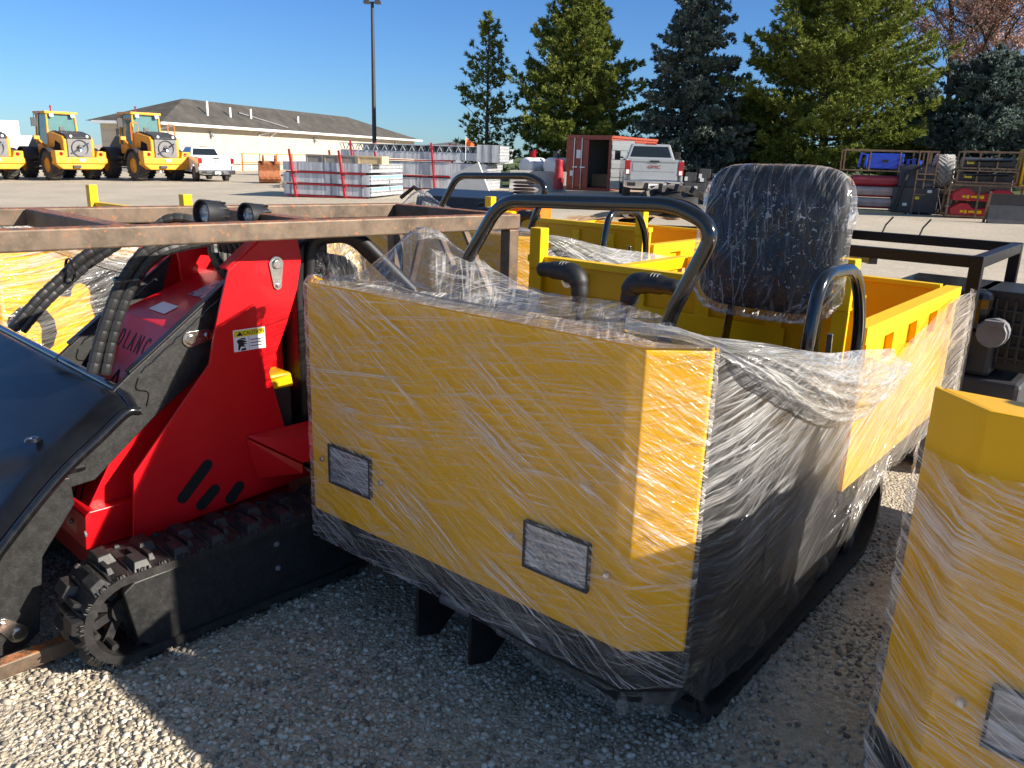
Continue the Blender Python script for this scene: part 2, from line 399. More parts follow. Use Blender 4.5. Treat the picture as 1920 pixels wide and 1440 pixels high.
def plain_track(root, x0, x1, y0, y1, z1):
    tr = MB(); lp = stadium(y0, y1, .03, z1); belt(tr, lp, x0, x1, .03)
    o = tr.build('track', MT['rubber'], root, smooth=True, angle=30)
    lg = MB()
    for i, (p, t) in enumerate(along(lp, .075)):
        nr = Vector((t.y, -t.x)); M = Matrix((Vector((1,0,0)), Vector((0,t.x,t.y)), Vector((0,nr.x,nr.y)))).transposed()
        c = p+nr*.012; xc = (x0+x1)/2
        lg.obox((xc, c.x, c.y), (x1-x0-.01, .048, .03), M)
    lg.build('track_lug', MT['rubber'], o, bevel=.004, label='row of cross bars on the rubber track')
    fr = MB(); fr.box((x0+.06, y0+.2, .11), (x1-.05, y1-.2, .25)); fr.box((x0+.03, y0+.3, .25), (x1-.03, y1-.35, .285))
    fr.prism([(y1-.55,.28),(y1-.3,.28),(y1-.34,.40),(y1-.42,.46),(y1-.5,.40)], x0+.08, x0+.1)
    fr.build('track_frame', MT['black_matt'], root, bevel=.006)
    for k in range(5):
        y = y0+.25+(y1-y0-.5)*k/4
        rl = MB().lathe([(0,x0+.035),(.03,x0+.035),(.05,x0+.05),(.05,x1-.05),(.03,x1-.035),(0,x1-.035)], (0,y,.105)); rl.build('roller', MT['dkgrey'], root, smooth=True)
    for y in (y0+(z1-.03)/2, y1-(z1-.03)/2):
        r = (z1-.03)/2-.035
        w = MB().lathe([(0,x0+.04),(r*.3,x0+.04),(r*.35,x0+.06),(r*.8,x0+.06),(r,x0+.05),(r,x1-.05),(r*.8,x1-.06),(0,x1-.06)], (0,y,(z1+.03)/2)); w.build('sprocket', MT['dkgrey'], root, smooth=True)

def headlight(root, xa, xb, za, zb):
    h = MB(); h.box((xa,-.006,za),(xb,.02,zb)); fr = .006
    o = h.build('headlight', MT['dkgrey'], root, bevel=.004)
    ln = MB(); ln.box((xa+fr,-.0075,za+fr),(xb-fr,-.0062,zb-fr)); ln.build('lens', MT['lens'], o)
    bz = MB()
    for a_, b_ in (((xa,-.014,zb-fr),(xb,-.0065,zb)),((xa,-.014,za),(xb,-.0065,za+fr)),((xa,-.014,za+fr),(xa+fr,-.0065,zb-fr)),((xb-fr,-.014,za+fr),(xb,-.0065,zb-fr))): bz.box(a_,b_)
    bz.build('bezel', MT['dkgrey'], o)
    for i in range(0): rf = MB(); zz = za+.04+.035*i; rf.prism([(zz,-0),(zz,0)],0,1) if False else rf.tube([(xa+.05,-.010,zz),(xa+.11,-.012,zz+.004),(xb-.03,-.010,zz)],[.004,.009,.005],8); rf.build('reflector_bar', MT['chrome'], o, smooth=True)

def lens_mat():
    m, nt = newmat('ribbed_lamp_lens'); tc = nd(nt, 'TexCoord')
    mp_ = nd(nt, 'Mapping', {'Vector': (tc,'Object'), 'Rotation': (0,R_(-18),0), 'Scale': (9.,9.,75.)}); n = nd(nt, 'TexNoise', {'Vector': (mp_,0), 'Scale': 1., 'Detail': 5.})
    r = ramp(nt, n, [(.3, (.12,.125,.14)), (.5, (.30,.315,.34)), (.68, (.50,.52,.56))])
    v = nd(nt, 'TexVoronoi', {'Vector': (tc,'Object'), 'Scale': 60.})
    bp = nd(nt, 'Bump', {'Height': (v,0), 'Strength': .6, 'Distance': .004})
    b = nd(nt, 'BsdfPrincipled', {'Base Color': (r,0), 'Roughness': .12, 'Metallic': .35, 'Coat Weight': .5, 'Normal': bp})
    nd(nt, 'OutputMaterial', {'Surface': b}); return m
MT['lens'] = lens_mat()

def fbm(x, y, z=0, o=3): return mnoise.fractal(Vector((x, y, z)), 1.0, 2.1, o)
def ridged(x, y, z=0): return 1-abs(mnoise.noise(Vector((x, y, z))))*2

def make_dumper():
    root = empty('tracked_dumper', (DF.o[0], DF.o[1], 0), D_ANG,
        'big yellow tracked dumper in front, film-wrapped, with bagged black seat and black grab bar', 'dumper', 'yellow tracked dumpers')
    Y, K = MT['yellow'], MT['black']
    # -- hood: front shell with both corner chamfers, thin sheet metal with a lip
    def shell(off, z0, z1, mb, th=.012):
        P = [(-.785-off,.125),(-.785-off,.11-.4*off),(-.665-.4*off,-off),(.665+.4*off,-off),(.785+off,.11-.4*off),(.785+off,.125)]
        Q = [(-.785-off+th,.125),(-.785-off+th,.115),(-.66,th-off),(.66,th-off),(.785+off-th,.115),(.785+off-th,.125)]
        n = len(P); vs = [(x,y,z0) for x,y in P]+[(x,y,z1) for x,y in P]+[(x,y,z0) for x,y in Q]+[(x,y,z1) for x,y in Q]; fs = []
        for i in range(n-1): fs += [(i,i+1,n+i+1,n+i),(2*n+i+1,2*n+i,3*n+i,3*n+i+1),(n+i,n+i+1,3*n+i+1,3*n+i),(i+1,i,2*n+i,2*n+i+1)]
        fs += [(0,n,3*n,2*n),(n-1,2*n+n-1,3*n+n-1,2*n-1)]
        mb.add(vs, fs)
    h = MB(); shell(0, ZB, ZT, h); h.build('hood', Y, root, bevel=.003)
    d = MB(); d.prism([(-.77,.118),(-.66,.014),(.66,.014),(.77,.118),(.77,.13),(-.77,.13)], 1.235, 1.2575, 'z')
    d.box((-.58,.13,1.02),(.60,.52,1.04)); d.box((.10,.30,1.0405),(.34,.50,1.09))
    d.build('console_deck', Y, root, bevel=.004)
    d = MB(); d.box((-.15,.16,.47),(.58,.44,1.015)); d.build('control_column', K, root, bevel=.01)
    w = MB(); w.prism([(.16,1.0405),(.30,1.0405),(.28,1.16),(.22,1.18)], -.22, .06); w.prism([(.38,1.0405),(.48,1.0405),(.48,1.26),(.42,1.26)], -.15, -.04)
    w.build('control_cover', MT['black_plastic'], root, bevel=.005)
    st = MB(); st.box((.20,.145,1.0405),(.46,.155,1.20)); st.build('warning_sticker', MT['red'], root)
    # -- black skirt under the yellow front: vertical band then a bevelled tray
    s = MB(); shell(-.006, .35, ZB-.002, s)
    P = [(-.765,.9),(-.765,.125),(-.655,.02),(.655,.02),(.765,.125),(.765,.9)]
    Q = [(-.62,.9),(-.62,.34),(-.52,.22),(.52,.22),(.62,.34),(.62,.9)]
    n = len(P); s.add([(x,y,.352) for x,y in P]+[(x,y,.30) for x,y in Q], [(i,i+1,n+i+1,n+i) for i in range(n-1)]+[tuple(range(n,2*n))])
    s.build('skirt', K, root, bevel=.003)
    ap = MB(); A_ = [(-.775,.12),(-.66,.012),(-.3,.012),(.05,.012),(.35,.012),(.66,.012),(.775,.115),(.775,.34)]; zb_ = [.345,.345,.325,.295,.265,.238,.225,.20]; nA = len(A_)
    ap.add([(x,y,.349) for x,y in A_]+[(x*.965,y+.035,z) for (x,y),z in zip(A_,zb_)], [(i,i+1,nA+i+1,nA+i) for i in range(nA-1)]); o = ap.build('apron', MT['black'], root); md = o.modifiers.new('thick','SOLIDIFY'); md.thickness = .004
    # -- black side panels
    for sx in (-1, 1):
        sp = MB(); sp.prism([(.127,.36),(.127,1.20),(.40,1.16),(1.30,1.0),(1.30,.40),(1.0,.30),(.3,.30)] if sx > 0 else [(.127,.36),(.127,.58),(1.30,.58),(1.30,.40),(1.0,.30),(.3,.30)], sx*.765, sx*.782)
        if sx > 0: sp.prism([(.62,.42),(.62,.92),(1.22,.82),(1.22,.42)], sx*.7825, sx*.788)
        sp.build('side_panel', K, root, bevel=.004)
    b = MB()
    for x, z in ((-.611,.638),(-.298,.637),(.27,.636),(.599,.634)):
        bb = MB().lathe([(0,-.008),(.007,-.008),(.011,-.003),(.011,0)], (x,-.002,z), 'y', 12); bb.build('bolt', MT['zinc'], root, smooth=True)
    headlight(root, -.563, -.343, .565, .71); headlight(root, .321, .547, .562, .708)
    # -- hitch: two hanging plates and a pin
    for x0 in (-.165, .078):
        hp = MB(); hp.prism([(.03,.36),(.03,.10),(.13,.065),(.26,.15),(.26,.36)], x0, x0+.014); hp.build('hitch_plate', K, root, bevel=.002)
    pn = MB(); pn.cyl((-.185,.15,.20), (.12,.15,.20), .022); pn.lathe([(0,.0),(.03,.0),(.03,.02),(.012,.022)], (.118,.15,.20)); pn.build('hitch_pin', MT['midgrey'], root, smooth=True)
    # -- chassis and running gear
    c = MB(); c.box((-.45,.30,.30),(.45,2.35,.42)); c.box((-.70,1.32,.40),(.70,2.75,.46)); c.box((-.6,.5,.42),(.6,1.28,.47))
    c.build('chassis', K, root, bevel=.006)
    for x0, x1 in ((.50,.765),(-.69,-.45)): plain_track(root, x0, x1, .28, 2.06, .42)
    # -- grab bar
    p = fillet([(-.25,.30,1.041),(-.245,.30,1.27),(-.205,.30,1.36),(-.06,.30,1.565),(.55,.30,1.587),(.672,.30,1.535),(.55,.30,1.27),(.545,.30,1.041)], .075, 7)
    MB().tube(p, .021, 14).build('grab_bar', MT['black_gloss'], root, smooth=True)
    # -- two T levers
    for hx, sx_, e in ((.16,.15,-.02),(.33,.335,.49)):
        lv = MB(); lv.tube(spline([(sx_,.47,.95),(sx_+.0,.455,1.22),(sx_,.45,1.30)]), .013, 10); o = lv.build('lever', MT['black_matt'], root, smooth=True)
        g = MB(); sgn = 1 if e > hx else -1
        pts = [(sx_,.452,1.225),(sx_,.45,1.28),(sx_+.004*sgn,.45,1.315),(sx_+.02*sgn,.45,1.338),(sx_+.06*sgn,.45,1.345),(sx_+.12*sgn,.45,1.345),(sx_+.165*sgn,.45,1.342)]
        g.tube(spline(pts, 5), [.024]*5+[.028]*5+[.032]*5+[.033]*5+[.029]*5+[.024]*5+[.018], 14)
        for v in range(len(g.v)):
            pass
        g.build('grip', MT['black_plastic'], o, smooth=True)
        r = MB()
        for q in (0,1,2): r.tube([(sx_+.075*sgn+q*.011, .45+.022*math.cos(a), 1.346+.031*math.sin(a)) for a in [R_(d_) for d_ in range(40,150,10)]], .0018, 6)
        r.build('grip_ridges', MT['grey'], o)
    # -- seat
    sc = MB(); sc.prism([(.76,.93),(.74,1.0),(.80,1.035),(1.12,1.02),(1.18,.98),(1.18,.93)], .22, .74); sc.build('seat_cushion', MT['seat'], root, smooth=True, bevel=.03)
    sb = MB(); sb.box((.26,.86,.47),(.70,1.15,.93)); sb.build('seat_box', K, root, bevel=.01)
    # back: rounded slab, slightly reclined
    cx, hw, z0, z1 = .448, .262, 1.185, 1.695
    def back(off, noisef):
        def P(s, t):
            a = 2*math.pi*s; ca, sa = math.cos(a), math.sin(a)
            k = 2/5.5
            x = math.copysign(abs(ca)**k, ca); z = math.copysign(abs(sa)**k, sa)
            ph = math.pi*(t-.5); rr = abs(math.cos(ph))**.35; yy = math.sin(ph)
            zc = (z0+z1)/2; hh = (z1-z0)/2
            wid = hw*(1-.10*max(0, -z)*.6) 
            v = Vector((cx+x*rr*(wid+off), 1.20+(.055+off)*yy+.12*(z*rr)*.5*.5, zc+z*rr*(hh+off)))
            if noisef: v += noisef(v)
            return v
        return P
    m = MB(); m.grid(back(0, None), 96, 28)
    m.uv = None; m.build('seat_back', MT['seat'], root, smooth=True, angle=60)
    br = MB(); br.beam((.30,1.22,.95),(.33,1.26,1.45),.05,.012,(1,0,0)); br.beam((.66,1.22,.95),(.63,1.26,1.45),.05,.012,(1,0,0)); br.build('seat_bracket', MT['black_gloss'], root, bevel=.003)
    lt = MB(); lt.beam((.715,1.19,.98),(.72,1.16,1.14),.02,.008); lt.build('seat_latch', MT['zinc'], root, bevel=.002)
    # plastic bag over the seat back
    def bagP(s, t):
        a = 2*math.pi*s; ca, sa = math.cos(a), math.sin(a); k = 2/4.5
        x = math.copysign(abs(ca)**k, ca); z = math.copysign(abs(sa)**k, sa)
        ph = math.pi*(t-.5); rr = abs(math.cos(ph))**.35; yy = math.sin(ph)
        zc = (z0+z1)/2-.01; hh = (z1-z0)/2+.014
        sag = max(0, -z)
        v = Vector((cx+x*rr*(hw+.018+.02*sag), 1.20+(.066)*yy+.03*z*rr, zc+z*rr*(hh+.012*sag)))
        w_ = .006*fbm(v.x*9+v.z*2, v.z*3.5, v.y*9)+.010*max(0,ridged(v.x*6+v.z*3, v.z*5, 3.3)-.72)
        edge = (.010+.03*sag**3)*fbm(v.x*18, v.z*18, 7)*(abs(x)*rr)**6
        return v+Vector((x*(w_+edge), math.copysign(1,yy)*(w_+.004)*1.1, z*(w_*.7+edge)))
    bg = MB(); bg.grid(bagP, 220, 70, 1.6, .5)
    for i, v in enumerate(bg.v): bg.uv[i] = (v[0]*1.0, v[2]*1.0)
    bg.build('seat_bag', MT['film_seat'], root, smooth=True, angle=180, label='clear plastic bag pulled over the seat back')
    # -- arm hoop
    MB().tube(fillet([(.785,.735,.95),(.785,.755,1.20),(.785,.80,1.385),(.785,1.13,1.375),(.785,1.255,1.20),(.785,1.27,.95)], .10, 8), .021, 14).build('arm_hoop', MT['black_gloss'], root, smooth=True)
    # -- dump bed
    bd = MB(); zt = 1.14
    bd.box((-.73,1.34,.50),(.73,2.80,.525))                       # floor
    bd.box((-.76,1.335,.50),(.76,1.36,1.225))                     # head board
    bd.box((-.72,2.81,.50),(.72,2.835,1.12))                      # tail board
    for sx in (-1,1): bd.box((min(sx*.735,sx*.75),1.361,.50),(max(sx*.735,sx*.75),2.808,1.075))
    bd.build('bed', MT['yellow'], root, bevel=.003)
    rl = MB()
    for sx in (-1,1):
        a, b_ = sorted((sx*.715, sx*.785)); rl.box((a,1.365,1.0755),(b_,2.86,zt))
        a, b_ = sorted((sx*.7505, sx*.78))
        for yy in (1.40,1.75,2.1,2.45,2.76): rl.box((a,yy,.9705),(b_,yy+.20 if yy < 2.7 else yy+.07,1.075))
        rl.box((a,1.365,.50),(b_,2.83,.97))
    rl.box((-.76,1.32,1.2255),(.76,1.375,1.255)); rl.box((-.70,2.80,1.1205),(.70,2.85,1.145))
    for xx in (-.45,-.15,.15,.45): rl.box((xx-.03,1.318,.6),(xx+.03,1.3345,1.2))
    rl.box((-.5,1.315,.72),(.5,1.3175,1.10))
    rl.build('bed_rail', MT['yellow_bright'], root, bevel=.003)
    for x in (-.695,.70):
        po = MB(); po.box((x-.03,1.30,.60),(x+.03,1.3145,1.20)); po.box((x-.032,1.29,1.2),(x+.032,1.352,1.385)); po.build('bed_post', MT['yellow_bright'], root, bevel=.004)
    ph = MB(); ph.cyl((-.44,1.20,1.18),(-.44,1.31,1.18),.018); ph.lathe([(0,0),(.03,0),(.03,.02),(0,.022)],(-.44,1.20,1.18),'y'); ph.build('lock_knob', MT['zinc'], root, smooth=True)
    # -- clear stretch film -------------------------------------------------
    path = [(-.80,.17),(-.795,.105),(-.672,-.008),(-.672+.02,-.010),(.672-.02,-.010),(.672,-.008),(.795,.105),(.796,.125)]
    cum = [0]
    for i in range(1, len(path)): cum.append(cum[-1]+(Vector(path[i])-Vector(path[i-1])).length)
    def along_path(s):
        L = s*cum[-1]
        for i in range(1, len(path)):
            if L <= cum[i]+1e-9:
                t = (L-cum[i-1])/max(1e-9, cum[i]-cum[i-1]); a, b2 = Vector(path[i-1]), Vector(path[i]); p = a.lerp(b2, t); e = (b2-a).normalized()
                return p, Vector((e.y, -e.x)), L
    def FP(s, t):
        p, nrm, L = along_path(s); z = .325+t*(ZT+.004-.325)
        wr = .004*max(0, ridged((L*.8+z*.62)*2.2, (z*.8-L*.55)*-16, 1.5)-.35)+.0035*max(0,ridged((L*.99)*1.6,(z-L*.15)*30,4)-.45)
        lift = .0
        if z < ZB: lift = .004*fbm(L*8, z*20)
        q = p+nrm*(wr+lift)
        return (q.x, q.y, z)
    f = MB(); f.grid(FP, 260, 130, cum[-1], .96); f.build('stretch_film', MT['film_front'], root, smooth=True, angle=180, label='clear stretch film over the hood front')
    # loose lower hem hanging below the skirt
    def HP(s, t):
        p, nrm, L = along_path(.50+s*.50); z1_ = .305; hem = .305-.11*min(1,s*2.2)-.03*max(0, fbm(L*3.3, 4.2))-.05*math.exp(-((L-2.40)/.14)**2)
        z = z1_+(hem-z1_)*t; q = p+nrm*(-.012-.10*t*(1-.4*t)+.012*fbm(L*6, t*2.))
        return (q.x, q.y, z)
    f = MB(); f.grid(HP, 160, 14, 1.9, .12); f.build('stretch_film', MT['film_hem'], root, smooth=True, angle=180, label='loose film hem under the skirt')
    # over the console: a sheet pulled to a peak on the left and along the lever tops
    edge = [(-.79,.12),(-.62,.17),(-.46,.26),(-.36,.30),(-.22,.31),(-.02,.40),(.12,.42),(.30,.42),(.50,.34),(.66,.20),(.80,.15)]
    def yedge(x):
        for (a, ya), (b2, yb) in zip(edge, edge[1:]):
            if a <= x <= b2: return ya+(yb-ya)*(x-a)/(b2-a)
        return edge[-1][1]
    def TP(s, t):
        x = -.79+1.585*s; y0_ = max(-.008, (abs(x)-.672)*.95); ye = yedge(x); y = y0_+(ye-y0_)*t
        pk = .155*math.exp(-(((x+.40)/.15)**2)-((y-.26)/.13)**2)+.085*math.exp(-(((x+.22)/.17)**2)-((y-.31)/.12)**2)
        z = ZT+.008+pk
        z += .012*math.exp(-((x-.3)/.3)**2)*t-.03*math.sin(math.pi*t)*max(0,1-pk*20)*(1 if t>.3 else 0)*.5
        tx = math.atan2(y-.28, x+.40)
        z += (.010*max(0,ridged(tx*4.0, 1.2, 0)-.3)*min(1,pk*18)) + .008*fbm(x*7, y*9, 2)*t + .007*max(0,ridged(x*5+y*9, y*4-x*6)-.5)*t
        return (x, y+.012*fbm(x*8, 3.)*t, z)
    f = MB(); f.grid(TP, 200, 60, 1.585, .45); f.build('stretch_film', MT['film_top'], root, smooth=True, angle=180, label='film pulled to a peak over the console')
    # right flank: pulled from the front corner up over the bed side
    top = [(.118,1.258),(.40,1.20),(.75,1.13),(1.28,1.05),(1.52,.98),(1.75,1.02),(2.2,1.09),(2.6,1.12),(2.95,1.13)]
    bot = [(.118,.30),(.30,.17),(.70,.13),(1.0,.16),(1.31,.25),(1.55,.40),(1.80,.50),(2.5,.47),(2.95,.55)]
    def ip(tab, y):
        for (a, za), (b2, zb_) in zip(tab, tab[1:]):
            if a <= y <= b2: return za+(zb_-za)*(y-a)/(b2-a)
        return tab[-1][1]
    def SP(sx):
        def P(s, t):
            y = .118+(2.93-.118)*s; za, zb_ = ip(bot, y)+.02*fbm(y*5, 1), ip(top, y); z = za+(zb_-za)*t
            a, b2 = y*.93+z*.37, z*.93-y*.37
            bulge = .018+.016*min(1, max(0, (y-.2)*2))+.05*math.exp(-((y-2.86)/.12)**2)*.6
            w_ = .006*max(0,ridged(a*.35, b2*13, 2)-.3)+.004*max(0,ridged(a*.5, b2*30, 5)-.35)+.010*fbm(y*1.6, z*1.6, 1, 2)
            fade = min(1, max(0, (y-.12)*4))
            if z < .36: bulge -= (.36-z)*.22
            if y > 2.80: bulge -= (y-2.80)*.25
            return (sx*(.786+bulge*fade+w_*fade+.004), y, z)
        return P
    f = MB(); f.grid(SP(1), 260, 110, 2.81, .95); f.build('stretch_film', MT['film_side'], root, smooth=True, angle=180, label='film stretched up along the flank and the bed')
    S1_ = SP(1)
    def SP2(s, t):
        x, y, z = S1_(.43+.565*s, t); return (x+.012+.006*fbm(y*3,z*3,9), y, z+.02*fbm(y*4,5.)*(1-t))
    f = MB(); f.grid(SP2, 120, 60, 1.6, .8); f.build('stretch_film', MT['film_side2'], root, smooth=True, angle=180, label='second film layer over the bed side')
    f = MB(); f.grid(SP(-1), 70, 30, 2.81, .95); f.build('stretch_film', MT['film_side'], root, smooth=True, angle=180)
    # swath of gathered film drooping over the flank
    tp = spline([(.20,1.285),(.45,1.225),(.75,1.145),(1.05,1.10),(1.28,1.085),(1.50,1.035),(1.56,.97)], 6)if False else None
    ta = spline([Vector((.52,.135,1.268)),Vector((.66,.21,1.266)),Vector((.80,.40,1.235)),Vector((.835,.70,1.165)),Vector((.84,1.0,1.125)),Vector((.84,1.27,1.085)),Vector((.83,1.50,1.045)),Vector((.815,1.60,1.0))], 8)
    tb = spline([Vector((.53,.115,1.266)),Vector((.70,.13,1.262)),Vector((.815,.22,1.19)),Vector((.835,.55,1.02)),Vector((.84,.86,.90)),Vector((.84,1.16,.85)),Vector((.83,1.42,.88)),Vector((.815,1.57,.965))], 8)
    nn = len(ta)-1
    def BP(s, t):
        k = s*nn; i = min(nn-1, int(k)); fr = k-i
        a, b2 = ta[i].lerp(ta[i+1], fr), tb[i].lerp(tb[i+1], fr); p = a.lerp(b2, t)
        bl = math.sin(math.pi*t)*(.035+.03*s)*min(1, s*4)
        L = s*1.6
        wr = .022*max(0,ridged(L*1.1+t*.6, t*4.5-L*1.0, 1)-.2)+.008*fbm(L*3, t*5, 3, 2)+.012*max(0,ridged(L*1.5, t*10+L*1.5, 8)-.4)
        up = max(0, 1-s*5)
        return p+Vector(((bl+wr)*(1-up), 0, (bl*.5+wr)*up+.3*wr))
    f = MB(); f.grid(BP, 150, 60, 1.6, .4); f.build('stretch_film', MT['film_bundle'], root, smooth=True, angle=180, label='gathered film swath drooping over the flank')
    return root

dumper = make_dumper()

def place_dumper(front_left_ref, dang, label, skip=()):
    """front_left_ref: (local xy on the dumper, world xy) that must coincide"""
    (lx, ly), (wx, wy) = front_left_ref; a = D_ANG+dang
    c = copy_tree(dumper, None, skip)
    c.location = (wx-(lx*math.cos(a)-ly*math.sin(a)), wy-(lx*math.sin(a)+ly*math.cos(a)), 0); c.rotation_euler = (0, 0, a)
    c['label'] = label; return c
d_right = place_dumper(((-.665,0),(.9096,1.4763)), R_(0), 'yellow tracked dumper cut off by the lower right edge, wide film bands round its nose', ('stretch_film','bed','bed_rail','bed_post','lock_knob'))
m = MB(); m.box((-.76,1.34,.50),(.76,2.85,.56)); m.box((-.76,1.34,.5605),(.76,1.37,.64)); m.build('unseen_low_bed', MT['yellow'], d_right, bevel=.004)  # unseen bed, made up low so sun passes over it to the front dumper
NOSEAT = ('seat_back','seat_bag','seat_bracket')
d_behind = place_dumper(((.665,0),(-.0325,4.63)), R_(-1), 'film-wrapped yellow tracked dumper right behind the front one, seen through its grab bar', NOSEAT)
d_left = place_dumper(((-.695,1.32),(-3.30,6.40)), R_(0), 'film-wrapped yellow tracked dumper beyond the red loader, seen under the rusty beam', NOSEAT+('grab_bar','arm_hoop','lever'))
for ch in d_left.children:
    if ch.name.startswith('side_panel'): ch.material_slots[0].link = 'OBJECT'; ch.material_slots[0].material = MT['yellow']
m = MB()
for k_,(y_,z_) in enumerate(((.25,.62),(.55,.80),(.9,.66),(1.5,.75),(2.0,.9),(2.4,.65))):
    m.prism([(y_+.14*math.cos(a)*(1+.5*(k_%2)), z_+.16*math.sin(a)) for a in [R_(d_) for d_ in range(-70,200,30)]]+[(y_+.06*math.cos(a), z_+.08*math.sin(a)) for a in [R_(d_) for d_ in range(180,-60,-30)]], .7885, .7905)
m.box((.7885,1.0,.45),(.7905,1.22,1.0)); m.box((.7885,1.45,.52),(.7905,1.85,1.05)); m.box((.7885,2.15,.52),(.7905,2.32,.96)); m.box((.7885,.62,.45),(.7905,.86,1.0)); m.build('side_trim', MT['black'], d_left, label='curved black patches under the film')
# wide film bands round the nose of the right-hand dumper
def NP(s, t):
    pth = [(-.80,.16),(-.797,.105),(-.672,-.010),(-.4,-.012),(.672,-.010),(.797,.105),(.80,.5)]
    L = s*2.1; acc = 0
    for a, b2 in zip(pth, pth[1:]):
        a, b2 = Vector(a), Vector(b2); d = (b2-a).length
        if L <= acc+d or (b2.y > .49 and b2.x > .5):
            p = a.lerp(b2, min(1,(L-acc)/d)); e = (b2-a).normalized(); break
        acc += d
    nrm = Vector((e.y, -e.x)); ztop = 1.135+.012*fbm(L*5, 2); z = .17+(ztop-.17)*t
    wr = .005*max(0,ridged(L*1.2, (z+L*.2)*17, 1.5)-.3)+.004*max(0,ridged(L*2, (z+L*.45)*30, 3)-.3)
    hem = -.10*max(0,.42-z)+(.012*fbm(L*6, z*6) if z < .42 else 0)
    q = p+nrm*(wr+hem+.002); return (q.x, q.y, z)
f = MB(); f.grid(NP, 200, 120, 2.6, .97); f.build('stretch_film', MT['film_band'], d_right, smooth=True, angle=180, label='film bands wound round the nose')
def rag(s, t):
    return (-.80-.02*s+.012*fbm(s*5,t*5), .14+.16*s, .40-.36*t+.03*fbm(s*4,t*4,2))
f = MB(); f.grid(rag, 20, 30, .2, .4); f.build('stretch_film', MT['film_bundle'], d_right, smooth=True, angle=180, label='loose film end hanging at the corner')
def sheetP(s, t):
    return (-.35+1.13*s, .13+1.1*t, 1.25-.06*t+.10*math.sin(math.pi*s)*t+.03*fbm(s*6,t*6,4))
f = MB(); f.grid(sheetP, 60, 40, 1.6, .9); f.build('stretch_film', MT['film_bundle'], d_right, smooth=True, angle=180, label='film sheet over the operator place')
